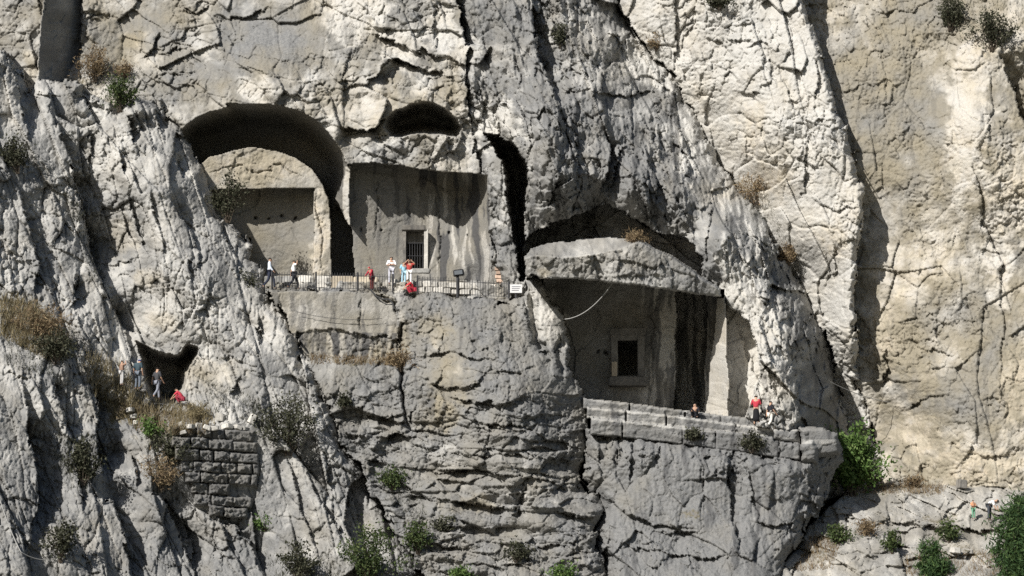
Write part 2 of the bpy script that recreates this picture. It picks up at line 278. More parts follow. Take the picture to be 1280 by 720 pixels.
# bed for the block wall below the cave
layer(CRAG, [(205, 545), (226, 530), (316, 528), (328, 545), (324, 600), (318, 640), (280, 650), (240, 632), (205, 590)], [(205, 530, -8.9), (325, 530, -6.5), (205, 645, -9.1), (325, 645, -6.7)], wob=.6, slope=False, keep=.2)
WALL_IDS = []
for k in range(8):
    ya = 533+k*13.8; xs = [212, 214, 220, 226, 230, 236, 244, 258][k]; xe_ = [318, 322, 324, 324, 322, 320, 316, 310][k]; x = xs+rng.uniform(-3, 3)
    while x < xe_-4:
        w = rng.uniform(17, 34); xe = min(x+w, xe_)
        if xe_-xe < 9: xe = xe_
        f = lambda q: ya+(q-215)*.055
        r_ = [rng.uniform(-.7, .7) for _ in range(4)]
        if not (k == 5 and 286 < (x+xe)/2 < 320):
            block(WALL_IDS, [(x+.2, f(x)+r_[0]), (xe-.2, f(xe)+r_[1]), (xe-.2, f(xe)+13.6+r_[2]), (x+.2, f(x)+13.6+r_[3])], -9.6+(x-205)*.021+rng.uniform(-.13, .13), .021+rng.uniform(-.004, .004), (2.6, .24), .25)
        x = xe
# ------------------------------------------------------------------ larger breaks in the rock
def R_(*a): return list(a)
CR = [CRAG]
for pts, dep, L in [
        ([(8, 64), (18, 100), (30, 135), (34, 170)], 1.6, 22), ([(66, 140), (80, 180), (97, 232), (106, 280), (118, 330), (140, 378)], 2.2, 26), ([(78, 232), (96, 240), (108, 300), (124, 345)], .9, 16),
        ([(24, 240), (36, 285), (46, 330), (43, 370)], 1.4, 16), ([(92, 345), (97, 372), (88, 385)], 1.0, 14), ([(138, 375), (150, 400), (160, 430), (164, 470)], 1.2, 18), ([(104, 104), (110, 130), (118, 150), (128, 165)], 1.2, 16),
        ([(160, 145), (165, 175), (172, 182)], 1.3, 13), ([(192, 132), (196, 150), (204, 168)], .9, 11), ([(150, 185), (153, 205), (160, 220)], .9, 11), ([(218, 190), (222, 210), (232, 220)], 1.0, 12),
        ([(110, 150), (113, 185), (112, 215)], .6, 9), ([(160, 245), (172, 280), (184, 318)], .6, 8), ([(190, 242), (194, 270), (202, 290)], .5, 7), ([(215, 244), (222, 270), (238, 290), (248, 310), (250, 340)], .8, 12),
        ([(278, 260), (280, 296), (294, 316), (302, 340)], .8, 10), ([(260, 365), (255, 385), (246, 388)], .6, 9), ([(296, 398), (322, 408), (328, 430)], .5, 9), ([(324, 385), (327, 410), (330, 430)], .7, 8),
        ([(27, 480), (34, 540), (49, 590), (47, 630), (36, 680)], 2.6, 26), ([(118, 470), (122, 520), (124, 560), (130, 600)], 2.4, 26), ([(112, 618), (142, 624), (152, 660), (162, 700), (168, 740)], 2.0, 20),
        ([(182, 616), (204, 622), (216, 650), (232, 690), (250, 730)], 1.5, 16), ([(226, 640), (236, 680), (244, 720)], .8, 10), ([(160, 560), (166, 590), (172, 610)], .8, 10), ([(262, 648), (300, 660), (318, 690), (330, 722)], 1.2, 14),
        ([(353, 566), (366, 600), (376, 634), (392, 680), (408, 724)], .9, 9), ([(378, 568), (390, 600), (404, 628), (422, 660), (436, 690)], 1.0, 10), ([(405, 568), (410, 600), (409, 622)], .9, 9), ([(432, 596), (446, 640), (452, 662)], .6, 8),
        ([(300, 470), (296, 485), (288, 494)], .5, 8), ([(62, 470), (80, 520), (86, 545)], 1.2, 14), ([(92, 560), (98, 600), (104, 640)], 1.0, 14), ([(372, 412), (376, 440), (372, 462)], .8, 10)]:
    fault(pts, dep*(1.7 if pts[0][0] < 320 else 1.2), L*1.5, (1, 0), rid=CR)
for pts, dep, L in [
        ([(117, 327), (140, 330), (150, 326), (170, 322)], .7, 8), ([(170, 364), (215, 364), (250, 374), (285, 370)], .35, 6), ([(60, 308), (90, 318), (104, 330)], .8, 9), ([(268, 442), (300, 452), (332, 464)], .5, 7), ([(306, 462), (332, 470)], .4, 6),
        ([(18, 325), (44, 328)], .5, 7), ([(345, 470), (372, 474), (384, 482)], .6, 8), ([(330, 640), (370, 648), (388, 652)], .3, 5), ([(108, 124), (140, 138), (150, 150)], .5, 8), ([(40, 116), (74, 120)], .5, 8), ([(190, 440), (215, 444), (240, 428)], .6, 6)]:
    fault(pts, dep, L, (0, 1), rid=CR)
BK = [BACK, BUTT]
for pts, dep, L in [
        ([(100, 24), (130, 18), (156, 26)], .7, 7), ([(222, 12), (245, 16), (262, 8)], .7, 8), ([(268, 20), (300, 22), (335, 8)], .8, 7), ([(205, 66), (222, 58), (236, 60)], .8, 8), ([(178, 72), (190, 60), (200, 40)], 1.0, 10), ([(342, 72), (365, 74)], .5, 5),
        ([(424, 112), (446, 108), (466, 98), (482, 80), (496, 72), (512, 80), (534, 88), (556, 94)], 3.0, 13), ([(462, 40), (480, 48), (505, 56), (530, 62), (542, 72), (560, 74)], 1.4, 8), ([(550, 70), (582, 80), (600, 76), (612, 60)], 2.2, 10),
        ([(568, 146), (590, 148), (602, 160), (610, 168)], .8, 7), ([(420, 158), (440, 162), (470, 158), (486, 148)], 2.0, 9), ([(386, 146), (400, 152), (424, 158)], .5, 6), ([(290, 82), (330, 92), (360, 98)], .35, 5), ([(180, 100), (215, 92), (240, 96)], .5, 7),
        ([(448, 182), (480, 168), (500, 172)], .5, 8), ([(690, 118), (735, 112), (770, 118), (800, 114), (830, 122)], 1.0, 9), ([(838, 178), (850, 184), (866, 196)], .9, 8), ([(604, 130), (612, 150), (628, 172)], .4, 5)]:
    fault(pts, dep, L, (0, 1), rid=BK)
for pts, dep, L in [
        ([(620, 380), (612, 400), (606, 420)], .3, 8), ([(664, -20), (668, 40), (676, 80), (690, 110), (700, 135)], 4.5, 38), ([(756, 165), (766, 190), (760, 215), (748, 245)], 3.2, 34), ([(808, 190), (820, 225), (816, 262)], 1.6, 24), ([(700, 215), (690, 240), (684, 262)], 1.5, 20), ([(540, 4), (545, 40), (542, 66)], .6, 9), ([(440, 60), (432, 84), (428, 104)], .5, 8), ([(596, 90), (606, 110), (602, 140)], .5, 8), ([(598, 100), (602, 134), (606, 160)], .7, 8),
        ([(650, 128), (658, 150), (664, 180), (660, 206)], .7, 9), ([(690, 120), (704, 150), (712, 190), (716, 220)], 1.3, 14), ([(730, 80), (742, 110), (748, 140)], .8, 10), ([(766, 50), (772, 84), (780, 100)], .9, 10), ([(716, 150), (722, 190), (720, 230)], 1.2, 12),
        ([(800, 140), (812, 160), (818, 178)], .8, 10), ([(822, 88), (830, 110), (832, 122)], .6, 8), ([(780, 180), (770, 210), (760, 240)], 1.8, 22), ([(850, 180), (862, 200), (868, 230)], 1.4, 14), ([(640, 70), (648, 90), (650, 110)], .6, 9),
        ([(882, 232), (890, 262), (884, 300), (880, 330)], .8, 10), ([(905, 250), (912, 300), (906, 340)], .6, 8), ([(945, 300), (962, 335), (970, 375)], 1.4, 16), ([(918, 398), (930, 430), (944, 470), (952, 505)], .5, 6), ([(985, 430), (996, 470), (1000, 520)], 1.6, 16),
        ([(955, 455), (968, 490), (978, 515)], .6, 6)]:
    fault(pts, dep, L, (1, 0), rid=BK+[SIDE])
crack([(745, 250), (735, 270), (728, 285)], 5, .6)
for pts, dep, L in [([(958, 64), (962, 90), (972, 100)], .5, 7), ([(1008, 160), (1006, 200), (1003, 250)], .8, 8), ([(1018, 70), (1022, 100), (1018, 124)], .9, 8), ([(843, -20), (845, 40), (842, 90)], 1.0, 9), ([(956, 150), (948, 180)], .3, 4), ([(970, 80), (990, 130), (1010, 165), (1020, 185)], .6, 8), ([(870, 20), (855, 50), (850, 70)], .5, 8),
                    ([(1040, 300), (1046, 330), (1044, 350)], .6, 8), ([(1030, 310), (1038, 345), (1030, 365)], .4, 6)]:
    fault(pts, dep, L, (1, 0), rid=[RIB])
fault([(917, 112), (936, 117), (954, 118)], .9, 6, (0, 1), rid=[RIB]); fault([(880, 46), (915, 50), (945, 46)], .5, 6, (0, 1), rid=[RIB])
fault([(1004, 246), (1046, 262), (1075, 258)], .5, 7, (0, 1), rid=[RIB])
for pts, dep, L in [([(1250, 66), (1262, 100), (1272, 130), (1285, 172), (1300, 220)], 4.5, 30), ([(1222, 262), (1240, 300), (1252, 330), (1248, 366)], .9, 9), ([(1100, 60), (1108, 120), (1106, 170)], .3, 5), ([(1236, 90), (1240, 130), (1232, 180)], .6, 8), ([(1215, 200), (1224, 250), (1228, 290)], .6, 8), ([(1248, 350), (1254, 420), (1250, 470)], .6, 8), ([(1104, 200), (1102, 230), (1088, 240)], .3, 4), ([(1106, 440), (1108, 462), (1104, 480)], 1.0, 8)]:
    fault(pts, dep, L, (1, 0), rid=[RIGHT])
for pts, dep, L in [([(1055, 118), (1072, 108), (1092, 100)], .35, 4), ([(1130, 510), (1150, 498), (1184, 492)], .8, 6), ([(1160, 392), (1180, 400), (1176, 418)], .5, 7), ([(1090, 16), (1110, 20), (1124, 16)], .5, 5), ([(1190, 556), (1204, 560)], .5, 5), ([(1206, 562), (1230, 570), (1256, 568), (1272, 558)], .5, 6), ([(1222, 310), (1244, 314), (1252, 318)], .7, 7), ([(1130, 420), (1160, 440), (1200, 450)], .35, 8)]:
    fault(pts, dep, L, (0, 1), rid=[RIGHT])
mb = R == BUTT; Dk = D.copy()
for x, y, rx, ry, h in [(786, 222, 24, 36, 1.9), (704, 232, 30, 34, 1.2), (858, 258, 34, 38, 1.3), (738, 120, 22, 40, 1.0), (672, 150, 18, 40, .8), (890, 300, 26, 30, .9), (930, 380, 22, 46, .8), (960, 470, 26, 50, .8), (700, 60, 18, 40, .8), (820, 150, 22, 26, .8), (760, 60, 20, 34, .8)]: bump(x, y, rx, ry, h, -12)
D[:] = np.where(mb, D, Dk)
# rock under the terrace
BS = [BASE]
for pts, dep, L in [
        ([(525, 450), (548, 442), (562, 438), (590, 446), (622, 452)], .8, 9), ([(528, 470), (550, 484), (578, 486), (600, 470), (612, 462), (640, 464), (654, 470)], .9, 9), ([(546, 404), (566, 406), (582, 402)], .5, 5), ([(566, 496), (590, 502), (612, 502), (624, 510)], 1.2, 8),
        ([(570, 530), (600, 536), (640, 530), (668, 536)], .8, 7), ([(470, 546), (500, 544), (520, 548)], 1.3, 8), ([(456, 578), (480, 574), (488, 580)], 1.1, 7), ([(430, 498), (470, 499)], .3, 5), ([(560, 565), (600, 570), (650, 566), (690, 574), (726, 580)], .8, 7), ([(540, 590), (580, 588), (630, 592), (680, 600), (724, 608)], 1.2, 8),
        ([(540, 622), (580, 626), (630, 634), (656, 640)], 1.4, 9), ([(500, 624), (530, 622), (548, 628)], 1.0, 8), ([(560, 656), (600, 662), (650, 656)], .8, 7), ([(600, 612), (640, 618), (656, 616)], .7, 6), ([(640, 686), (700, 680), (730, 690)], .8, 7), ([(520, 676), (560, 684), (600, 684)], .7, 7), ([(560, 700), (620, 706), (680, 702)], .7, 7), ([(690, 640), (720, 646), (748, 642)], .7, 7), ([(440, 520), (476, 522), (510, 518)], .6, 6), ([(655, 556), (690, 548), (730, 560)], .7, 7), ([(420, 540), (440, 544), (470, 540)], .7, 6)]:
    fault(pts, dep, L, (0, 1), rid=BS)
crack([(497, 395), (500, 430), (503, 470), (507, 500), (512, 535)], 2.2, 1.0, rid=[BASE, RETW]); crack([(468, 364), (480, 372), (492, 376), (496, 400)], 1.4, .5, rid=[BASE, RETW])
crack([(656, 610), (652, 630), (648, 642)], 2.5, .8, rid=BS); crack([(662, 360), (668, 400), (670, 430), (690, 450)], 5, 1.2, rid=BS); crack([(700, 420), (698, 450), (702, 470)], 3, .7, rid=BS)
fault([(660, 430), (690, 448), (706, 462), (726, 478)], -0.8, 20, (0, 1), rid=BS); fault([(652, 374), (656, 400), (664, 426)], .9, 10, (1, 0), rid=BS); fault([(536, 372), (530, 410), (524, 446)], -.5, 12, (1, 0), rid=BS)
# below the steps
M2 = [MAIN2]
for pts, dep, L in [([(911, 560), (910, 600), (914, 640), (922, 690)], 1.6, 14), ([(786, 548), (790, 580), (788, 606)], .9, 10), ([(772, 546), (772, 580)], .6, 8), ([(874, 560), (876, 590), (880, 640)], .4, 6), ([(930, 580), (940, 620), (948, 650)], .7, 8), ([(1008, 590), (1012, 620), (1008, 648)], .8, 8)]:
    fault(pts, dep, L, (1, 0), rid=M2)
for pts, dep, L in [([(752, 616), (780, 640), (820, 656), (870, 662)], .9, 12), ([(946, 650), (970, 656), (1000, 652)], .9, 8), ([(880, 600), (900, 588), (912, 580)], .4, 5), ([(924, 600), (960, 578), (984, 574)], .3, 5), ([(770, 680), (830, 690), (880, 700), (930, 690)], .8, 12), ([(800, 660), (840, 668), (890, 664)], .7, 7), ([(950, 612), (980, 622), (1000, 610)], .4, 6)]:
    fault(pts, dep, L, (0, 1), rid=M2)
# bedrock slope
for pts, dep, L, h in [([(1120, 664), (1122, 690), (1132, 724)], 1.6, 14, (1, 0)), ([(1110, 668), (1140, 662), (1180, 656), (1240, 664), (1262, 648)], 1.4, 11, (0, 1)), ([(1176, 636), (1178, 650), (1200, 652)], .9, 9, (1, 0)), ([(1040, 640), (1080, 650), (1110, 652), (1160, 652)], .9, 9, (0, 1)), ([(1104, 622), (1110, 645), (1106, 660)], .8, 10, (1, 0)), ([(1054, 642), (1056, 660), (1050, 672)], .8, 9, (1, 0)), ([(960, 700), (990, 686), (1006, 672)], 1.4, 12, (0, 1)), ([(980, 740), (1000, 700), (1012, 690)], 1.2, 10, (0, 1)), ([(1060, 700), (1100, 690), (1118, 690)], .6, 8, (0, 1)), ([(1140, 686), (1170, 680), (1190, 684)], .5, 6, (0, 1)), ([(1090, 610), (1130, 622), (1176, 632)], .4, 8, (0, 1))]:
    fault(pts, dep, L, h, rid=[BED])

# ------------------------------------------------------------------ relief of the rock by kind
DU = U+D*2.5; DV = V+D*1.5                     # let patterns travel with depth, so steep sides are not smeared
H = np.zeros_like(U)
def relief(rids, fac, rid_=(), pn=(), weight=None):
    m = np.isin(R, rids); u = DU[m]; v = DV[m]; h = np.zeros(u.shape)
    rg = sstep(-.32, .38, perlin(u/95, v/95, 501)+.55*perlin(u/42, v/42, 502))       # clean faces here, shattered rock there
    for sc, ang, asp, amp, cw, cdp, s in fac:
        f, e = facets(u, v, sc, ang, asp, s)
        if 6 < sc < 26: k_ = .36+1.1*rg; f = f*k_; cdp = cdp*k_
        elif sc <= 6: k_ = .75+.55*rg; f = f*k_
        elif sc < 60: k_ = .75+.45*(1-rg); f = f*k_; cdp = cdp*k_
        h += amp*f
        if np.any(cdp): h -= cdp*np.exp(-(e/cw)**2)*(.35+.65*sstep(-.2, .35, perlin(u/(sc*1.3), v/(sc*1.3), s+55)))
    for sc, ang, asp, amp, s in rid_: h += amp*ridged(u, v, sc, ang, asp, s)
    for sc, amp, s in pn: h += amp*fbm(u, v, sc, 3, s)
    w = 1.0 if weight is None else weight[m]
    H[m] += h*w*KEEP[m]
# (cell size, angle, aspect, height, crack width, crack depth, seed)
relief([BACK, CLEFT, OVAL, PINN, T1V, T1B, T1N, T2W, T2J, T3W, T3J, SIDE], [(120, 14, .8, .34, .02, 0, 11), (50, -8, .9, .24, .03, .12, 12), (22, 10, .85, .10, .06, .16, 13), (10.5, -6, 1, .06, .10, .09, 14), (5, 0, 1, .034, .1, .02, 15)], pn=[(70, .45, 16), (26, .18, 17)])
relief([BUTT], [(80, -24, 1.9, .52, .03, 0, 21), (36, -20, 1.9, .32, .05, .10, 22), (17, -16, 1.8, .18, .06, .14, 23), (8.5, -12, 1.7, .14, .11, .12, 24), (4.6, -6, 1.5, .075, .1, 0, 27)], rid_=[(13, -18, 3.2, .16, 25), (6.5, -12, 3.0, .09, 26)], pn=[(80, .5, 28), (30, .25, 29)])
relief([SLAB], [(70, 10, .8, .22, .02, .06, 121), (30, -10, 1.4, .16, .04, .1, 122), (13, -8, 1.9, .10, .06, .07, 123), (6, 0, 1.6, .05, .1, 0, 124), (3.6, 0, 1.2, .025, .1, 0, 127)], rid_=[(9, -8, 3, .06, 125)])
relief([RIB], [(95, -10, 1.9, .36, .02, .12, 31), (40, -6, 1.6, .22, .04, .14, 32), (18, -4, 1.4, .10, .05, .10, 33), (9, 0, 1.3, .065, .11, .09, 34), (4.6, 0, 1, .036, .1, 0, 35)], pn=[(90, .3, 36)])
relief([RIGHT], [(130, 8, 1.6, .20, .02, .06, 41), (48, 4, 1.4, .14, .03, .08, 42), (19, 0, 1.2, .075, .05, .05, 43), (8.5, 0, 1.2, .055, .11, .06, 44), (4.2, 0, 1, .036, .1, 0, 45)], pn=[(80, .3, 46), (14, .10, 47)])
relief([CRAG, CAVE], [(80, -20, 3.6, .60, .03, .20, 51), (38, -19, 3.2, .30, .04, .24, 52), (20, -14, 2.4, .12, .05, .18, 53), (10.5, -10, 1.7, .075, .10, .13, 54), (5.4, 0, 1.4, .042, .12, .04, 57), (3.4, 0, 1.2, .02, .1, 0, 55)], pn=[(60, .3, 56)])
low = sstep(470, 545, V+18*perlin(U/60, V/60, 7))
relief([BASE], [(95, 6, .9, .16, .02, .05, 61), (32, 4, .8, .11, .04, .08, 62), (13, 0, 1, .075, .09, .09, 63), (6, 0, 1, .042, .12, .05, 64), (3.6, 0, 1, .022, .1, 0, 69)], pn=[(80, .4, 65)], weight=1-.25*low)
relief([BASE], [(90, 5, .26, .36, .03, .16, 66), (40, 3, .36, .20, .05, .14, 67), (17, 0, .55, .09, .06, .10, 68), (7, 0, .7, .04, .1, 0, 169)], weight=low)
relief([RETW], [(40, 0, 1.4, .15, .04, .1, 71), (9, 0, 1.2, .10, .1, 0, 72), (4, 0, 1, .06, .1, 0, 73)])
relief([MAIN2], [(85, 4, 1.2, .22, .02, .05, 81), (38, 2, 1.7, .20, .03, .08, 82), (17, 0, 1.5, .12, .05, .12, 83), (8.5, 0, 1.3, .065, .11, .08, 84), (4.2, 0, 1, .038, .1, 0, 85)], rid_=[(14, -4, 3, .06, 87)], pn=[(70, .35, 86)])
relief([BED], [(75, 16, .42, .40, .04, .2, 91), (36, 10, .45, .26, .05, .16, 92), (16, 6, .6, .14, .07, .10, 93), (7, 0, .9, .05, .1, .02, 94), (3.8, 0, 1, .02, .1, 0, 96)], pn=[(60, .35, 95)])
relief(STEP_IDS, [(30, 0, .5, .03, .04, 0, 181), (12, 0, .7, .024, .06, .03, 182), (6, 0, 1, .018, .1, 0, 183)], pn=[(20, .04, 184)])
relief(WALL_IDS, [(14, 0, .8, .05, .05, .03, 191), (7, 0, .8, .045, .1, .03, 192), (3.8, 0, 1, .03, .1, 0, 193)], pn=[(16, .10, 194)])
for hx, hy in [(449, 287), (477, 288), (559, 293), (587, 294), (320, 271), (334, 271), (353, 271), (367, 271), (747, 440), (757, 441), (310, 300)]: bump(hx, hy, 1.7, 1.7, -.7)
relief([T1B, T1N, T2W, T3W, RETW], [(26, 0, 1.3, .10, .03, .25, 601), (7, 0, 1.4, .12, .1, .08, 602), (3.8, 0, 1.2, .09, .1, 0, 603)], pn=[(22, .35, 604)])
for pts in ([(262, 212), (290, 206), (322, 214), (352, 208), (378, 222)], [(396, 240), (399, 280), (404, 300), (405, 342)], [(470, 225), (472, 260), (468, 300)], [(545, 240), (548, 290), (552, 340)], [(700, 380), (712, 420), (718, 480)], [(812, 380), (815, 440), (812, 505)], [(350, 372), (352, 400), (349, 412)], [(452, 368), (449, 395), (455, 415)]): crack(pts, 1.1, .22)
# rounded bottom of the big rock under the terrace and flutes on the slab front stay as they are
D -= H

# ------------------------------------------------------------------ stone colour: (patina plus painted shade on the lower crag, warm, stain, soil)
PAT_SHADE = np.zeros_like(U); WRM = np.zeros_like(U); STN = np.zeros_like(U); SOI = np.zeros_like(U)
n1 = fbm(U, V, 90, 4, 301); n2 = fbm(U, V, 34, 4, 302); n3 = fbm(U, V, 12, 3, 303); nv = fbm((U+5*n2+2*n3)*3.2, V*.35, 40, 3, 304); nv2 = fbm((U+6*n2+2.5*n3)*3.6, V*.26, 30, 4, 305)
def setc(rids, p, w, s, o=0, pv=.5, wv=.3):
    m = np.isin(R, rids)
    PAT_SHADE[m] = p+pv*(.55*n1+.7*n2+.5*n3)[m]; WRM[m] = w+wv*(n1*-.7+n2*.8)[m]; STN[m] = s; SOI[m] = o
setc([BACK], .64, .22, .02, pv=1.0, wv=.5); setc([BUTT], .74, .04, .14, pv=.9); setc([SLAB], .72, .06, .04, pv=.6); setc([RIB], .14, .12, 0, pv=.6, wv=.4); setc([RIGHT], .58, .42, .03, pv=1.0, wv=.5)
setc([CRAG], .52, .02, .02, pv=.7); PAT_SHADE[R == CRAG] += (.3*sstep(420, 640, V-.15*U+30*n1))[R == CRAG]; setc([CAVE, CLEFT, OVAL], .6, .1, .2); setc([BASE], .98, .10, .10, pv=.9); setc([MAIN2], 1.1, .0, .22, pv=.7); setc([BED], .62, .18, .03, pv=.7)  # crag darkens downwards: shade painted in on top of its patina
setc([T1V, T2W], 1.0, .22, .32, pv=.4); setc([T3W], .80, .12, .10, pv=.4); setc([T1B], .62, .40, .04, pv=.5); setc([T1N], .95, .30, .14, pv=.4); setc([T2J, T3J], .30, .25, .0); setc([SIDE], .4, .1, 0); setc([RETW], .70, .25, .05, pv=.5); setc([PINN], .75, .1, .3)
setc(STEP_IDS, .95, .02, .16, pv=.8); setc(WALL_IDS, 1.1, .14, .42, pv=.7)
for k_ in STEP_IDS+WALL_IDS:
    m = R == k_; t_ = rng.uniform(-.22, .22); PAT_SHADE[m] += t_; STN[m] += rng.uniform(-.06, .14)
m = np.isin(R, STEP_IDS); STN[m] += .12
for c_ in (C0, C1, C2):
    d_ = V-np.interp(U, [p[0] for p in c_], [p[1] for p in c_]); w_ = np.where(m & (d_ > -2) & (d_ < 3.2), 1.0, 0)*(.6+.8*n3); PAT_SHADE -= .55*w_; STN -= .35*w_
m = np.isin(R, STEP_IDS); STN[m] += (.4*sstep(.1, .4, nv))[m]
def blob(x, y, rx, ry, ch, amt, edge=.55):
    m = max(rx, ry)*1.7
    sl = box_of([(x-m, y-m), (x+m, y+m)], 0)
    d = np.sqrt(((U[sl]-x+1.5*WU[sl])/rx)**2+((V[sl]-y+1.5*WV[sl])/ry)**2)+.45*n3[sl]+.3*n2[sl]
    ch[sl] += amt*sstep(1.15, 1.15-edge, d)
for b in [(170, 40, 70, 30), (250, 100, 50, 22), (330, 60, 50, 40), (370, 60, 30, 30), (220, 110, 35, 18), (130, 70, 40, 25), (620, 30, 60, 30), (1100, 90, 60, 60), (1120, 180, 70, 60), (1150, 420, 40, 40), (1200, 500, 50, 40), (1240, 410, 40, 60), (1190, 20, 60, 40), (1130, 30, 40, 40)]: blob(*b, PAT_SHADE, .45)
for b in [(820, 80, 50, 40), (880, 180, 36, 46), (925, 245, 36, 34), (930, 330, 36, 60), (955, 440, 36, 80), (690, 410, 26, 36), (680, 385, 22, 20), (402, 300, 11, 60), (320, 112, 26, 16), (620, 150, 40, 36), (445, 20, 40, 40), (505, 60, 30, 30), (560, 50, 30, 40), (1210, 150, 26, 90), (1260, 260, 30, 60), (1250, 340, 20, 60)]: blob(*b, PAT_SHADE, -.6)
for b in [(40, 80, 14, 24), (165, 50, 20, 14), (940, 160, 26, 40), (960, 230, 40, 30), (900, 240, 40, 20), (1040, 300, 20, 30), (1140, 540, 50, 40), (1200, 580, 90, 26), (1150, 470, 30, 40), (1115, 420, 30, 60), (560, 480, 30, 60), (402, 300, 12, 60), (540, 410, 30, 22), (545, 520, 26, 30), (500, 420, 10, 34), (590, 630, 40, 14), (680, 340, 14, 10), (480, 440, 30, 12), (150, 290, 26, 40), (180, 350, 24, 22), (200, 400, 22, 18), (260, 470, 60, 26), (310, 210, 70, 24), (520, 140, 30, 30), (1270, 480, 30, 60)]: blob(*b, WRM, .36, .9)
for b in [(690, 520, 45, 50), (620, 420, 60, 36), (700, 450, 30, 30), (840, 620, 90, 36), (980, 600, 40, 40), (740, 200, 70, 60), (830, 250, 40, 30)]: blob(*b, PAT_SHADE, .3)
# run-off streaks on the cut walls and under some edges
m = np.isin(R, [T2W]); k = sstep(.02, .22, nv)*sstep(490, 560, U)+.35*sstep(.15, .3, nv); STN[m] += (.75*k)[m]; PAT_SHADE[m] += (.15*n2)[m]
pal = sstep(.12, .3, -nv)*sstep(500, 540, U); PAT_SHADE[m] -= (.75*pal)[m]
m = np.isin(R, [T3W]); k = sstep(.0, .2, nv2)*sstep(795, 815, U); STN[m] += (.45*k)[m]; PAT_SHADE[m] -= (.95*sstep(.0, .18, -nv2)*sstep(795, 815, U))[m]; STN[m] -= (.3*sstep(.0, .18, -nv2)*sstep(795, 815, U))[m]
m = (R == RETW) & (V > 416); STN[m] += (.55*sstep(-.1, .2, nv2))[m]; m = np.isin(R, [RETW]); STN[m] += (.5*sstep(.1, .35, nv))[m]; PAT_SHADE[m] += (.4*sstep(.05, .3, -nv))[m]
m = np.isin(R, [T1B, T1N, T2J, T3J]); STN[m] += (.25*sstep(.2, .45, nv))[m]
m = np.isin(R, [MAIN2, BUTT, BASE, SLAB]); STN[m] += (.38*sstep(.12, .45, nv+.35*n1))[m]
m = np.isin(R, [BACK, RIGHT]); STN[m] += (.34*sstep(.16, .5, nv+.4*n1))[m]
for b in [(180, 520, 70, 26), (150, 500, 40, 30), (225, 545, 60, 14), (200, 590, 26, 24), (120, 470, 30, 24), (440, 450, 64, 6), (490, 452, 20, 8), (1130, 612, 70, 8), (1170, 650, 40, 8), (1020, 690, 30, 22), (865, 645, 26, 12), (1220, 690, 60, 12), (40, 400, 36, 26), (100, 100, 20, 10)]: blob(*b, SOI, .62, 1.0)

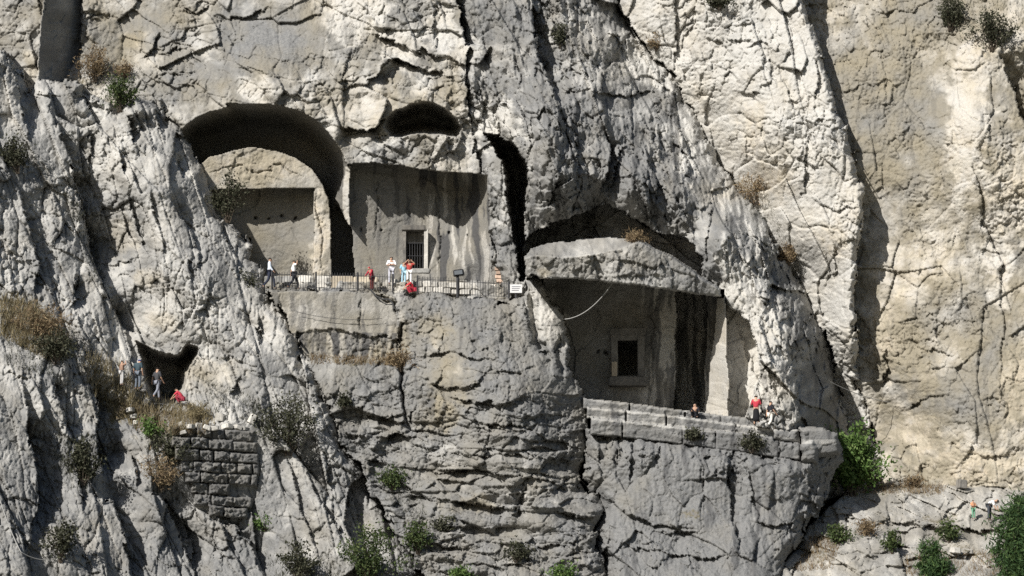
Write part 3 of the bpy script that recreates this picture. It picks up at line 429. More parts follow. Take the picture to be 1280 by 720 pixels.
# ------------------------------------------------------------------ materials
def mat(name):
    m = bpy.data.materials.new(name); m.use_nodes = True
    return m, m.node_tree.nodes, m.node_tree.links, m.node_tree.nodes['Principled BSDF']
def rock_material():
    m, N, L, B = mat('limestone')
    B.inputs['Roughness'].default_value = .93; B.inputs['Specular IOR Level'].default_value = .2
    at_ = N.new('ShaderNodeAttribute'); at_.attribute_name = 'stone'
    sp = N.new('ShaderNodeSeparateColor'); L.new(at_.outputs['Color'], sp.inputs[0])
    geo = N.new('ShaderNodeNewGeometry')
    def noise(scale, det=6, rough=.6):
        n = N.new('ShaderNodeTexNoise'); n.inputs['Scale'].default_value = scale; n.inputs['Detail'].default_value = det; n.inputs['Roughness'].default_value = rough
        L.new(geo.outputs['Position'], n.inputs['Vector']); return n
    def mix(fac, a, b):
        x = N.new('ShaderNodeMix'); x.data_type = 'RGBA'
        for s, val in ((x.inputs[0], fac), (x.inputs[6], a), (x.inputs[7], b)):
            if isinstance(val, (tuple, list)): s.default_value = (*val, 1)
            elif isinstance(val, float): s.default_value = val
            else: L.new(val, s)
        return x.outputs[2]
    def math_(op, a, b=None, c=None):
        x = N.new('ShaderNodeMath'); x.operation = op
        for i, val in enumerate((a, b, c)):
            if val is None: continue
            if isinstance(val, (int, float)): x.inputs[i].default_value = val
            else: L.new(val, x.inputs[i])
        return x.outputs[0]
    def ramp(v, a, b):
        x = N.new('ShaderNodeMapRange'); x.interpolation_type = 'SMOOTHSTEP'; x.inputs[1].default_value = a; x.inputs[2].default_value = b; L.new(v, x.inputs[0]); return x.outputs[0]
    big = noise(1.1, 8, .65); fine = noise(6.0, 6, .7); spk = noise(22.0, 4, .7)
    base = mix(ramp(fine.outputs[0], .35, .65), (.42, .408, .38), (.50, .488, .458))
    warm = mix(ramp(big.outputs[0], .35, .65), (.42, .35, .255), (.46, .41, .32))
    wf = math_('MULTIPLY', sp.outputs[1], math_('ADD', ramp(big.outputs[0], .3, .6), .35))
    c = mix(math_('MINIMUM', math_('MAXIMUM', wf, 0.0), .9), base, warm)
    pat = mix(ramp(fine.outputs[0], .35, .7), (.15, .151, .15), (.235, .233, .226))
    pat = mix(math_('MINIMUM', math_('MULTIPLY', sp.outputs[1], 1.5), .9), pat, (.255, .225, .165))
    pf = ramp(math_('ADD', sp.outputs[0], math_('MULTIPLY', math_('SUBTRACT', fine.outputs[0], .5), 1.0)), .1, .95)
    c = mix(pf, c, pat)
    sf = ramp(math_('ADD', sp.outputs[2], math_('MULTIPLY', math_('SUBTRACT', fine.outputs[0], .5), .8)), .12, .9)
    c = mix(math_('MULTIPLY', sf, .9), c, (.062, .062, .064))
    soil = mix(ramp(fine.outputs[0], .35, .65), (.20, .145, .085), (.11, .10, .055))
    of = ramp(math_('ADD', at_.outputs['Alpha'], math_('MULTIPLY', math_('SUBTRACT', fine.outputs[0], .5), 2.2)), .3, 1.0)
    c = mix(of, c, soil)
    lich = ramp(spk.outputs[0], .60, .72)
    c = mix(math_('MULTIPLY', lich, .4), c, (.16, .16, .15))
    L.new(c, B.inputs['Base Color'])
    bp = N.new('ShaderNodeBump'); bp.inputs['Strength'].default_value = .8; bp.inputs['Distance'].default_value = .08
    L.new(math_('ADD', math_('MULTIPLY', spk.outputs[0], .5), fine.outputs[0]), bp.inputs['Height']); L.new(bp.outputs[0], B.inputs['Normal'])
    return m
ROCK = rock_material()
def plain(name, col, rough=.8, var=.25, scale=8.0, metal=0.0, bump_=.0):
    m, N, L, B = mat(name)
    B.inputs['Roughness'].default_value = rough; B.inputs['Metallic'].default_value = metal; B.inputs['Specular IOR Level'].default_value = .25
    geo = N.new('ShaderNodeTexCoord'); n = N.new('ShaderNodeTexNoise'); n.inputs['Scale'].default_value = scale; n.inputs['Detail'].default_value = 5
    L.new(geo.outputs['Object'], n.inputs['Vector'])
    r = N.new('ShaderNodeValToRGB'); r.color_ramp.elements[0].position = .3; r.color_ramp.elements[1].position = .7
    r.color_ramp.elements[0].color = (*[c*(1-var) for c in col], 1); r.color_ramp.elements[1].color = (*[min(c*(1+var), .9) for c in col], 1)
    L.new(n.outputs[0], r.inputs[0]); L.new(r.outputs[0], B.inputs['Base Color'])
    if bump_:
        b = N.new('ShaderNodeBump'); b.inputs['Strength'].default_value = bump_; b.inputs['Distance'].default_value = .05; L.new(n.outputs[0], b.inputs['Height']); L.new(b.outputs[0], B.inputs['Normal'])
    return m

# ------------------------------------------------------------------ the rock face becomes meshes, one per body of rock
P3 = world(U, V, D)
def tag(o, label=None, cat=None, group=None, kind=None):
    if label: o['label'] = label
    if cat: o['category'] = cat
    if group: o['group'] = group
    if kind: o['kind'] = kind
    return o
def empty(name, loc, label=None, cat=None, group=None, rz=0):
    o = bpy.data.objects.new(name, None); COL.objects.link(o); o.location = loc; o.rotation_euler = (0, 0, rz); o.empty_display_size = .3
    return tag(o, label, cat, group)
idx = np.arange(NV*NU).reshape(NV, NU)
QA = np.stack([idx[1:, :-1], idx[1:, 1:], idx[:-1, 1:], idx[:-1, :-1]], -1).reshape(-1, 4)
Df = D.ravel(); Rf = R.ravel()
QR = Rf[QA[np.arange(len(QA)), np.argmin(Df[QA], 1)]]
PF = P3.reshape(-1, 3); CF = np.stack([PAT_SHADE.ravel().clip(0, 1.2), WRM.ravel().clip(0, 1), STN.ravel().clip(0, 1), SOI.ravel().clip(0, 1)], -1).astype(np.float32)
def region_mesh(name, rids, parent=None, material=ROCK):
    q = QA[np.isin(QR, rids)]; vid, inv = np.unique(q.ravel(), return_inverse=True)
    me = bpy.data.meshes.new(name); pts = PF[vid].copy()
    if parent is not None: pts -= np.array(parent.location)
    me.vertices.add(len(vid)); me.vertices.foreach_set('co', pts.astype(np.float32).ravel())
    me.loops.add(len(inv)); me.loops.foreach_set('vertex_index', inv.astype(np.int32).ravel())
    me.polygons.add(len(q)); me.polygons.foreach_set('loop_start', np.arange(0, len(inv), 4, dtype=np.int32))
    me.update(calc_edges=True)
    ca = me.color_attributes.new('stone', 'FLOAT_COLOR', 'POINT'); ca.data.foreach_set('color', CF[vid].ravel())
    me.materials.append(material)
    o = bpy.data.objects.new(name, me); COL.objects.link(o)
    if parent is not None: o.parent = parent
    return o
for nm, rr in [('cliff', [BACK, PINN, OVAL]), ('buttress_cliff', [BUTT, CLEFT, SIDE]), ('rib_cliff', [RIB]), ('right_cliff', [RIGHT]), ('rock_crag', [CRAG, CAVE]), ('terrace_cliff', [BASE]), ('stair_cliff', [MAIN2]), ('bedrock_slope', [BED])]:
    tag(region_mesh(nm, rr), kind='structure')
def depth_at(px, py):
    i = int(np.clip(np.searchsorted(gv, py), 0, NV-1)); j = int(np.clip(np.searchsorted(gu, px), 0, NU-1)); return float(D[i, j])
t1 = empty('rock_tomb', at(330, 352, 4.5), 'rock tomb under a broad dark vault with a squared niche in its pale front', 'tomb')
region_mesh('vault', [T1V], t1); region_mesh('front_wall', [T1B], t1); region_mesh('niche', [T1N], t1)
t2 = empty('rock_tomb', at(520, 352, 4.2), 'rock tomb with streaked back wall and a barred doorway below an oval hole', 'tomb')
region_mesh('back_wall', [T2W], t2); region_mesh('jamb', [T2J], t2)
t3 = empty('rock_tomb', at(800, 520, 3.4), 'shaded rock tomb under a thick overhanging slab above broad steps', 'tomb')
region_mesh('back_wall', [T3W], t3); region_mesh('jamb', [T3J], t3); region_mesh('roof_slab', [SLAB], t3)
rw = empty('retaining_wall', at(415, 446, -1.7), 'smooth streaked retaining wall below the railing and above dry grass', 'wall')
region_mesh('wall_face', [RETW], rw)
# the valley floor out of sight below
bm = bmesh.new(); bmesh.ops.create_grid(bm, x_segments=8, y_segments=8, size=900)
me = bpy.data.meshes.new('ground'); bm.to_mesh(me); bm.free(); gr = bpy.data.objects.new('ground', me); COL.objects.link(gr); gr.location = (0, -300, -27)
me.materials.append(plain('ground_soil', (.12, .115, .085), .95, .3, .05)); tag(gr, kind='structure')

# ================================================================== built things
def link(name, me, m, parent=None):
    o = bpy.data.objects.new(name, me); COL.objects.link(o)
    if m is not None and not me.materials: me.materials.append(m)
    if parent is not None: o.parent = parent
    return o
def stone_mesh(seed, rough=.05, bev=.07):
    """a worn unit block, jittered, with rubbed edges"""
    r = random.Random(seed); bm = bmesh.new(); bmesh.ops.create_cube(bm, size=1)
    bmesh.ops.bevel(bm, geom=list(bm.edges), offset=bev, segments=1, affect='EDGES')
    for v in bm.verts: v.co += Vector((r.uniform(-1, 1), r.uniform(-1, 1), r.uniform(-1, 1)))*rough*.6
    me = bpy.data.meshes.new('stone'); bm.to_mesh(me); bm.free(); return me
def put_block(name, parent, px0, py0, px1, py1, Y, thick, me, gap=.0, tw=0.0, dyaw=0.0):
    """a block whose front face covers the given picture rectangle at depth Y"""
    c = at((px0+px1)/2, (py0+py1)/2, Y); a = at(px0, (py0+py1)/2, Y); b = at(px1, (py0+py1)/2, Y)
    t = at((px0+px1)/2, py0, Y); d = at((px0+px1)/2, py1, Y)
    o = bpy.data.objects.new(name, me); COL.objects.link(o)
    o.scale = (abs(b.x-a.x)*(1-gap), thick, abs(t.z-d.z)*(1-gap))
    loc = Vector((c.x, Y+thick/2, c.z))
    if parent is not None: o.parent = parent; loc = loc-parent.location
    o.location = loc; o.rotation_euler = (0, tw, dyaw); return o
def rock_plain(name, col, var=.35, stain=.5):
    m, N, L, B = mat(name); B.inputs['Roughness'].default_value = .93; B.inputs['Specular IOR Level'].default_value = .2
    g = N.new('ShaderNodeNewGeometry'); oi = N.new('ShaderNodeObjectInfo')
    n = N.new('ShaderNodeTexNoise'); n.inputs['Scale'].default_value = 3.0; n.inputs['Detail'].default_value = 8; n.inputs['Roughness'].default_value = .7; L.new(g.outputs['Position'], n.inputs['Vector'])
    mp = N.new('ShaderNodeMapping'); mp.inputs['Scale'].default_value = (5, 5, .7); L.new(g.outputs['Position'], mp.inputs[0])
    n2 = N.new('ShaderNodeTexNoise'); n2.inputs['Scale'].default_value = 1.2; n2.inputs['Detail'].default_value = 5; L.new(mp.outputs[0], n2.inputs['Vector'])
    r = N.new('ShaderNodeValToRGB'); r.color_ramp.elements[0].position = .32; r.color_ramp.elements[1].position = .68
    r.color_ramp.elements[0].color = (*[c*(1-var) for c in col], 1); r.color_ramp.elements[1].color = (*[c*(1+var) for c in col], 1); L.new(n.outputs[0], r.inputs[0])
    mr = N.new('ShaderNodeMapRange'); mr.inputs[1].default_value = .5; mr.inputs[2].default_value = .72; mr.inputs[4].default_value = stain; L.new(n2.outputs[0], mr.inputs[0])
    x = N.new('ShaderNodeMix'); x.data_type = 'RGBA'; L.new(mr.outputs[0], x.inputs[0]); L.new(r.outputs[0], x.inputs[6]); x.inputs[7].default_value = (.06, .06, .06, 1)
    h = N.new('ShaderNodeHueSaturation'); va = N.new('ShaderNodeMapRange'); va.inputs[3].default_value = .72; va.inputs[4].default_value = 1.25; L.new(oi.outputs['Random'], va.inputs[0]); L.new(va.outputs[0], h.inputs['Value']); L.new(x.outputs[2], h.inputs['Color'])
    L.new(h.outputs[0], B.inputs['Base Color'])
    b = N.new('ShaderNodeBump'); b.inputs['Strength'].default_value = .7; b.inputs['Distance'].default_value = .08; L.new(n.outputs[0], b.inputs['Height']); L.new(b.outputs[0], B.inputs['Normal'])
    return m
M_STEP = rock_plain('step_stone', (.27, .265, .25)); M_BLK = rock_plain('dark_block_stone', (.155, .145, .13), .4, .6); M_PALE = rock_plain('pale_stone', (.46, .44, .40), .25, .25); M_CREAM = rock_plain('cream_stone', (.46, .40, .31), .25, .2)
M_BRICK = rock_plain('warm_brick', (.42, .31, .24), .3, .2); M_IRON = plain('dark_iron', (.045, .045, .048), .6, .3, 6, 0.3); M_WHITE = plain('white_board', (.60, .60, .60), .5, .05); M_PRINT = plain('grey_print', (.3, .3, .32), .7, .1)
M_CABLE = plain('pale_cable', (.30, .295, .28), .6, .1); M_LAMP = plain('black_lamp', (.018, .018, .02), .45, .2); M_GLASS = plain('lamp_glass', (.12, .13, .14), .15, .1); M_DCAB = plain('dark_cable', (.05, .05, .05), .6, .1)
def stones(n, m, **k):
    out = []
    for i in range(n):
        me = stone_mesh(i*13+5, **k); me.materials.append(m); out.append(me)
    return out
S_STEP = stones(6, M_STEP, rough=.035, bev=.045); S_BLK = stones(6, M_BLK, rough=.05, bev=.07); S_PALE = stones(6, M_PALE, rough=.12, bev=.16); S_CREAM = stones(4, M_CREAM, rough=.03, bev=.04); S_FRM = stones(3, rock_plain('frame_stone', (.19, .182, .168), .3, .4), rough=.035, bev=.06); S_PALE2 = stones(2, M_PALE, rough=.02, bev=.05); S_BRICK = stones(4, M_BRICK, rough=.05, bev=.08)
# ---- doorway with iron bars (middle tomb)
fr = put_block('door_frame', t2, 503.5, 287, 507.4, 338, 4.05, .5, S_BLK[3]); put_block('door_frame', t2, 530, 287, 535, 338, 4.02, .5, S_PALE2[0]); put_block('lintel', t2, 503, 281, 532, 287.4, 3.92, .6, S_BLK[0]); put_block('sill', t2, 502, 335.5, 537, 341, 3.95, .6, S_STEP[1])
put_block('upper_panel', t2, 507, 290, 530, 303, 5.0, .3, S_BLK[2])
def bar_mesh(r, seg=6):
    bm = bmesh.new(); bmesh.ops.create_cone(bm, cap_ends=True, segments=seg, radius1=r, radius2=r, depth=1); me = bpy.data.meshes.new('bar'); bm.to_mesh(me); bm.free(); me.materials.append(M_IRON); return me
BAR = bar_mesh(.022); PICK = bar_mesh(.015, 5)
def bar(name, parent, p, q, me):
    o = bpy.data.objects.new(name, me); COL.objects.link(o); d = q-p
    o.parent = parent; o.location = (p+q)/2-(parent.location if parent else Vector()); o.rotation_mode = 'QUATERNION'; o.rotation_quaternion = Vector((0, 0, 1)).rotation_difference(d.normalized()); o.scale = (1, 1, d.length); return o
grl = bpy.data.objects.new('grille', bar_mesh(.03)); COL.objects.link(grl); grl.parent = t2
p, q = at(507.5, 304, 4.25), at(530, 304, 4.25); grl.location = (p+q)/2-t2.location; grl.rotation_euler = (0, math.pi/2, 0); grl.scale = (1, 1, (q-p).length)
def bar_under(root, par, p, q, me):                  # a bar that belongs to a part of a thing
    o = bpy.data.objects.new('bar', me); COL.objects.link(o); o.parent = par; bpy.context.view_layer.update()
    d = q-p; M = Matrix.Translation((p+q)/2) @ Vector((0, 0, 1)).rotation_difference(d.normalized()).to_matrix().to_4x4() @ Matrix.Diagonal((1, 1, d.length, 1))
    o.matrix_parent_inverse = par.matrix_world.inverted(); o.matrix_local = M; o.matrix_basis = M; return o
bpy.context.view_layer.update()
for i in range(7): x = 509+i*3.2; bar_under(t2, grl, at(x, 303, 4.28), at(x, 335, 4.28), BAR)
bar_under(t2, grl, at(507.5, 320, 4.25), at(530, 320, 4.25), BAR)
# ---- doorway of the lower tomb
Y3 = 3.4
put_block('door_frame', t3, 764, 418, 772.4, 470, Y3-.16, .5, S_FRM[0]); put_block('door_frame', t3, 797, 419, 806, 472, Y3-.16, .5, S_FRM[1]); put_block('lintel', t3, 763.5, 410, 806.5, 418.5, Y3-.2, .5, S_FRM[2]); put_block('sill', t3, 762, 470.5, 808, 482, Y3-.55, .9, S_FRM[0]); put_block('frame_band', t3, 771, 418.6, 798, 425, Y3-.08, .4, S_FRM[1])
put_block('sunlit_patch', t3, 764.5, 452, 771.5, 470, Y3-.5, .5, S_CREAM[2])  # cream block put in for a sunlit bit beside the doorway

# ---- broad steps and the block wall: gather their blocks
st = empty('rock_steps', at(880, 560, -5), 'broad flight of dark jointed steps leading up to the shaded tomb', 'steps')
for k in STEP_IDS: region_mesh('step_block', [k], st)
bw = empty('block_wall', at(275, 645, -8), 'dark wall of weathered squared blocks in level courses below the cave', 'wall')
for k in WALL_IDS: region_mesh('block', [k], bw)
# loose stones along its top
for i, (x, y, w, h) in enumerate([(275, 521, 12, 10), (314, 524, 8, 14), (224, 530, 9, 6), (236, 533, 11, 6), (247, 532, 9, 7), (258, 534, 10, 6), (268, 535, 9, 6), (283, 533, 12, 7), (296, 534, 10, 6), (305, 536, 8, 5), (162, 512, 8, 6), (166, 520, 9, 6), (170, 528, 7, 5), (228, 540, 8, 5)]):
    o = put_block('loose_stone', None, x-w/2, y-h/2, x+w/2, y+h/2, depth_at(x, y)-.35, .5, rng.choice(S_PALE), tw=rng.uniform(-.4, .4), dyaw=rng.uniform(-.6, .6))
    tag(o, 'pale loose stone lying along the top of the block wall' if i > 1 and not 9 < i < 13 else ('squarish white stone lying in dry grass above the block wall' if i == 0 else ('upright pale stone beside the dark shrub above the block wall' if i == 1 else 'small pale stone on the earth bank left of the block wall')), 'stone', 'loose stones above the block wall')

for x, y, w, h, lb in [(1195, 688, 12, 7, 'rounded pale boulder lying on the bedrock beside a smaller one'), (1211, 689, 9, 6, 'smaller pale boulder lying beside the rounded one on the bedrock'), (1203, 605, 11, 11, 'dark squared stone standing at the foot of the warm cliff')]:
    o = put_block('boulder', None, x-w/2, y-h/2, x+w/2, y+h/2, depth_at(x, y+h/2)-.45, .5, S_BLK[1] if 'dark' in lb else S_PALE[2], tw=.1, dyaw=.3); tag(o, lb, 'boulder')
# ---- low rubble wall along the back of the terrace, plinth blocks and pier
lw = empty('low_wall', at(560, 366, .6), 'low wall of pale rubble stones behind the railing', 'wall')
for row in range(2):
    x = 481
    while x < 616:
        w = rng.uniform(7, 13); yb = 349+row*7.5+(x-480)*.045
        put_block('stone', lw, x, yb+rng.uniform(-.8, .8), x+w-.3, yb+7.6, .6+rng.uniform(-.08, .08), .7, rng.choice(S_PALE)); x += w
pl = empty('plinth', at(440, 362, 1.2), 'smooth cream plinth blocks at the foot of the dark passage', 'plinth')
for x0, x1, y0, y1, m_ in ((414, 441, 345, 363, S_CREAM), (441.4, 472, 346, 364, S_CREAM), (330, 352, 345, 361, S_STEP), (352.4, 370, 345, 361.5, S_STEP), (370.4, 392, 344, 362, S_PALE), (392.3, 413.5, 344.5, 362, S_PALE)): put_block('block', pl, x0, y0, x1, y1, 1.1, 1.2, m_[1])
pr = empty('masonry_pier', at(632, 364, .8), 'repaired masonry pier of pale stones and warm brick beside the cleft', 'pier')
for k in range(5): put_block('stone', pr, 618+rng.uniform(-1, 1), 290+k*7.6, 637+rng.uniform(-1.5, 1.5), 297.4+k*7.6, 1.15, 1.2, rng.choice(S_PALE))
for k in range(7):
    for j in range(3): put_block('brick', pr, 620+j*9.3-(k % 2)*1.5, 328+k*5, 629+j*9.3-(k % 2)*1.5, 332.8+k*5, .9+rng.uniform(-.03, .03), 1.2, rng.choice(S_BRICK if j < 2 else S_PALE))

# ---- railing on the terrace edge
FB = [(340, 361.5), (447, 363), (491, 365), (522, 367), (573, 370), (636, 373.5)]
def railing(x0, x1, posts, label):
    r = empty('iron_railing', at((x0+x1)/2, lerp(FB, (x0+x1)/2), -.9), label, 'railing', 'railings along the terrace edge')
    for x in posts: bar('post', r, at(x, lerp(FB, x)+1, -.9), at(x, lerp(FB, x)-22.5, -.9), POST)
    px_ = sorted(posts)
    for a, b in zip(px_, px_[1:]):
        for dy in (-2.5, -18.5): bar('rail', r, at(a, lerp(FB, a)+dy, -.9), at(b, lerp(FB, b)+dy, -.9), PICK)
    x = x0+2.6
    while x < x1:
        if min(abs(x-p_) for p_ in posts) > 1: bar('picket', r, at(x, lerp(FB, x)-1.5, -.9), at(x, lerp(FB, x)-21.5-rng.uniform(0, .6), -.9), PICK)
        x += 3.3
POST = bar_mesh(.06)
railing(340, 491, [340, 395, 447, 491], 'black iron railing with thin pickets in front of the vaulted tomb')
railing(522, 636, [522, 573, 636], 'black iron railing with thin pickets in front of the pale rubble wall')
# ---- white notice board, lamp on a post
sg = empty('notice_board', at(645, 376, -1.0), 'small white notice board at the end of the railing', 'sign')
bar('post', sg, at(645, 377, -.95), at(645, 362, -.95), POST)
bd = put_block('board', sg, 637.5, 355.5, 652.5, 366, -1.05, .05, stones(1, M_WHITE, rough=.0, bev=.02)[0])
for k in range(3): put_block('text_line', sg, 639.5, 357.6+k*2.4, 650.5-k*1.2, 358.3+k*2.4, -1.075, .02, stones(1, M_PRINT, rough=0, bev=.02)[0])
fl = empty('floodlight', at(572, 371, -1.1), 'black floodlight on a short dark post behind the railing', 'lamp')
bar('post', fl, at(572, 372, -1.1), at(572, 345, -1.1), bar_mesh(.09)); put_block('lamp_housing', fl, 566.5, 336.5, 580, 344.5, -1.3, .4, stones(1, M_LAMP, rough=.03, bev=.12)[0], tw=-.12); put_block('lamp_glass', fl, 568, 338, 578, 343, -1.34, .06, stones(1, M_GLASS, rough=0, bev=.05)[0], tw=-.12)
# ---- cables
def tube(name, pts, r, m):
    cu = bpy.data.curves.new(name, 'CURVE'); cu.dimensions = '3D'; cu.bevel_depth = r; cu.bevel_resolution = 2; sp = cu.splines.new('POLY'); sp.points.add(len(pts)-1)
    for k, p_ in enumerate(pts): sp.points[k].co = (*p_, 1)
    tmp = bpy.data.objects.new(name, cu); COL.objects.link(tmp); dg = bpy.context.evaluated_depsgraph_get(); me = bpy.data.meshes.new_from_object(tmp.evaluated_get(dg)); bpy.data.objects.remove(tmp)
    me.materials.clear(); return link(name, me, m)
def sag(a, b, drop, n=18): return [a.lerp(b, t/n)+Vector((0, 0, -drop*4*(t/n)*(1-t/n))) for t in range(n+1)]
tag(tube('cable', sag(at(771, 346, -5.1), at(706, 399, -4.2), .55), .024, M_CABLE), 'pale cable sagging from the slab edge across the shaded tomb', 'cable')
tag(tube('cable', sag(at(1018, 466, .2), at(1112, 503, 4.3), .25), .022, M_CABLE), 'thin pale cable strung across the shaded gully above the green tree', 'cable')
tag(tube('cable', sag(at(-4, 612, -17.0), at(26, 690, -18.2), .2)+sag(at(26, 690, -18.2), at(58, 700, -17.2), .1), .024, M_CABLE), 'pale pipe running down the grey fin below the dry bush', 'pipe')
tag(tube('cable', sag(at(372, 390, -1.95), at(478, 398, -2.05), .22), .014, M_DCAB), 'thin dark wire strung across the smooth retaining wall', 'cable')
tag(tube('cable', [at(x, y, -2.0) for x, y in ((463, 362), (470, 370), (478, 374), (486, 374), (491, 379), (493, 386))], .05, M_DCAB), 'short black hose curling over the terrace edge', 'hose')

# ------------------------------------------------------------------ people
SKIN = plain('skin', (.42, .26, .18), .6, .08); HAIR = plain('dark_hair', (.022, .016, .013), .6, .2); SHOE = plain('shoe', (.05, .045, .045), .6, .2)
_cl = {}
def cloth(c):
    if c not in _cl: _cl[c] = plain('cloth', c, .85, .12, 14)
    return _cl[c]
def skinned(name, verts, edges, radii, m, parent=None, sub=1):
    me = bpy.data.meshes.new(name); bm = bmesh.new(); ly = bm.verts.layers.skin.verify()
    vs = [bm.verts.new(v) for v in verts]
    for a, b in edges: bm.edges.new((vs[a], vs[b]))
    for k, v in enumerate(vs):
        r = radii[k]; v[ly].radius = r if isinstance(r, tuple) else (r, r); v[ly].use_root = (k == 0)
    bm.to_mesh(me); bm.free(); me.materials.append(m)
    o = bpy.data.objects.new(name, me); COL.objects.link(o)
    sk = o.modifiers.new('Skin', 'SKIN'); sk.use_smooth_shade = True
    ss = o.modifiers.new('Sub', 'SUBSURF'); ss.levels = sub; ss.render_levels = sub
    if parent is not None: o.parent = parent
    return o
BASE_J = dict(pel=(0, 0, .95), bel=(0, 0, 1.12), che=(0, 0, 1.32), nec=(0, .01, 1.47), hea=(0, -.02, 1.58), cro=(0, 0, 1.68), hl=(.095, 0, .92), kl=(.11, -.02, .50), al=(.11, .02, .09), tl=(.13, -.14, .035), hr=(-.095, 0, .92), kr=(-.11, -.02, .50), ar=(-.11, .02, .09), tr=(-.13, -.14, .035),
              sl=(.19, .01, 1.42), el=(.25, .03, 1.14), wl=(.25, -.06, .90), sr=(-.19, .01, 1.42), er=(-.25, .03, 1.14), wr=(-.25, -.06, .90))
def person(px, py, Y, hgt, yaw, label, top, legs, pose=None, skirt=False, hair=HAIR, sleeves=False, cap=None):
    J = {k: Vector(v) for k, v in BASE_J.items()}
    for k, v in (pose or {}).items(): J[k] = Vector(v)
    low = min(J[k].z for k in ('tl', 'tr', 'al', 'ar')); base = at(px, py, Y)
    names = ['pel', 'bel', 'che', 'nec', 'hea', 'cro', 'hl', 'kl', 'al', 'tl', 'hr', 'kr', 'ar', 'tr', 'sl', 'el', 'wl', 'sr', 'er', 'wr']; ix = {n_: i for i, n_ in enumerate(names)}
    V_ = [J[n_].copy() for n_ in names]; rad = [(.15, .11), (.14, .10), (.16, .105), .055, (.078, .09), (.06, .07), .085, .058, .042, .03, .085, .058, .042, .03, .06, .044, .03, .06, .044, .03]
    E = [('pel', 'bel'), ('bel', 'che'), ('che', 'nec'), ('nec', 'hea'), ('hea', 'cro'), ('pel', 'hl'), ('hl', 'kl'), ('kl', 'al'), ('al', 'tl'), ('pel', 'hr'), ('hr', 'kr'), ('kr', 'ar'), ('ar', 'tr'), ('che', 'sl'), ('sl', 'el'), ('el', 'wl'), ('che', 'sr'), ('sr', 'er'), ('er', 'wr')]
    E = [(ix[a], ix[b]) for a, b in E]
    fwd = (J['hea']-J['nec']).cross(Vector((1, 0, 0))).normalized()
    if fwd.y > 0: fwd = -fwd
    V_.append(J['hea']+fwd*.10); rad.append(.016); E.append((ix['hea'], len(V_)-1))                     # nose
    for sd_ in (1, -1): V_.append(J['hea']+Vector((sd_*.085, .0, 0))); rad.append(.018); E.append((ix['hea'], len(V_)-1))   # ears
    for w_, e_, sd_ in (('wl', 'el', 1), ('wr', 'er', -1)):                                              # palms, four fingers and a thumb
        d = (J[w_]-J[e_]).normalized(); side = d.cross(Vector((0, 1, .2))).normalized(); bend = d.cross(side).normalized()
        V_.append(J[w_]+d*.07); rad.append((.036, .02)); pi_ = len(V_)-1; E.append((ix[w_], pi_))
        for q in range(4):
            b0 = J[w_]+d*.10+side*(q-1.5)*.021; L_ = (.032, .04, .044, .036)[q]
            V_.append(b0+d*L_*.6); rad.append(.009); E.append((pi_, len(V_)-1)); V_.append(b0+d*L_*1.3+bend*.022); rad.append(.008); E.append((len(V_)-2, len(V_)-1))
        V_.append(J[w_]+d*.05+side*.05); rad.append(.011); E.append((ix[w_], len(V_)-1)); V_.append(J[w_]+d*.085+side*.062); rad.append(.009); E.append((len(V_)-2, len(V_)-1))
    bd_ = skinned('person', V_, E, rad, SKIN); sc_ = hgt/1.70
    bd_.location = base-Vector((0, 0, (low-.035)*sc_)); bd_.rotation_euler = (0, 0, yaw); bd_.scale = (sc_,)*3
    tag(bd_, label, 'person')
    def sub_(nm, keys, edges, rr, m): k_ = {n_: i for i, n_ in enumerate(keys)}; return skinned(nm, [J[n_] for n_ in keys], [(k_[a], k_[b]) for a, b in edges], rr, m, bd_)
    ks = ['pel', 'bel', 'che', 'sl', 'sr', 'el', 'er']; es = [('pel', 'bel'), ('bel', 'che'), ('che', 'sl'), ('che', 'sr'), ('sl', 'el'), ('sr', 'er')]; rr = [(.17, .135), (.168, .128), (.18, .13), .082, .082, .066, .066]
    if sleeves: ks += ['wl', 'wr']; es += [('el', 'wl'), ('er', 'wr')]; rr += [.045, .045]
    sub_('shirt', ks, es, rr, cloth(top))
    if skirt:
        f = (J['al']+J['ar'])/2; mid = (J['pel']+f)/2
        skinned('skirt', [J['pel']+Vector((0, 0, .05)), mid, f+Vector((0, 0, .06))], [(0, 1), (1, 2)], [(.175, .14), (.20, .17), (.27, .22)], cloth(legs), bd_)
    else: sub_('trousers', ['pel', 'hl', 'kl', 'al', 'hr', 'kr', 'ar'], [('pel', 'hl'), ('hl', 'kl'), ('kl', 'al'), ('pel', 'hr'), ('hr', 'kr'), ('kr', 'ar')], [(.165, .13), .105, .076, .062, .105, .076, .062], cloth(legs))
    for a, t in (('al', 'tl'), ('ar', 'tr')): skinned('shoe', [J[a]+Vector((0, 0, -.02)), J[t]], [(0, 1)], [.052, .042], SHOE, bd_)
    up = (J['cro']-J['nec']).normalized()
    hc = J['hea']+up*.045-fwd*.028
    skinned('cap' if cap else 'hair', [hc-up*.05-fwd*.02, hc+up*.01, hc+up*.055], [(0, 1), (1, 2)], [(.108, .10), (.118, .118), (.075, .08)], cloth(cap) if cap else hair, bd_)
    return bd_
WALK = dict(kl=(.10, -.22, .52), al=(.10, -.26, .10), tl=(.12, -.42, .06), kr=(-.10, .06, .50), ar=(-.10, .34, .16), tr=(-.12, .24, .04), wl=(.24, .14, .94), el=(.25, .10, 1.16), er=(-.25, -.02, 1.15), wr=(-.24, -.20, .95))
RAISE = dict(er=(-.36, -.12, 1.40), wr=(-.16, -.16, 1.58)); RAISE2 = dict(RAISE, el=(.36, -.12, 1.40), wl=(.16, -.16, 1.58))
FOLD = dict(el=(.27, -.06, 1.16), wl=(-.04, -.20, 1.22), er=(-.27, -.06, 1.16), wr=(.04, -.22, 1.18))
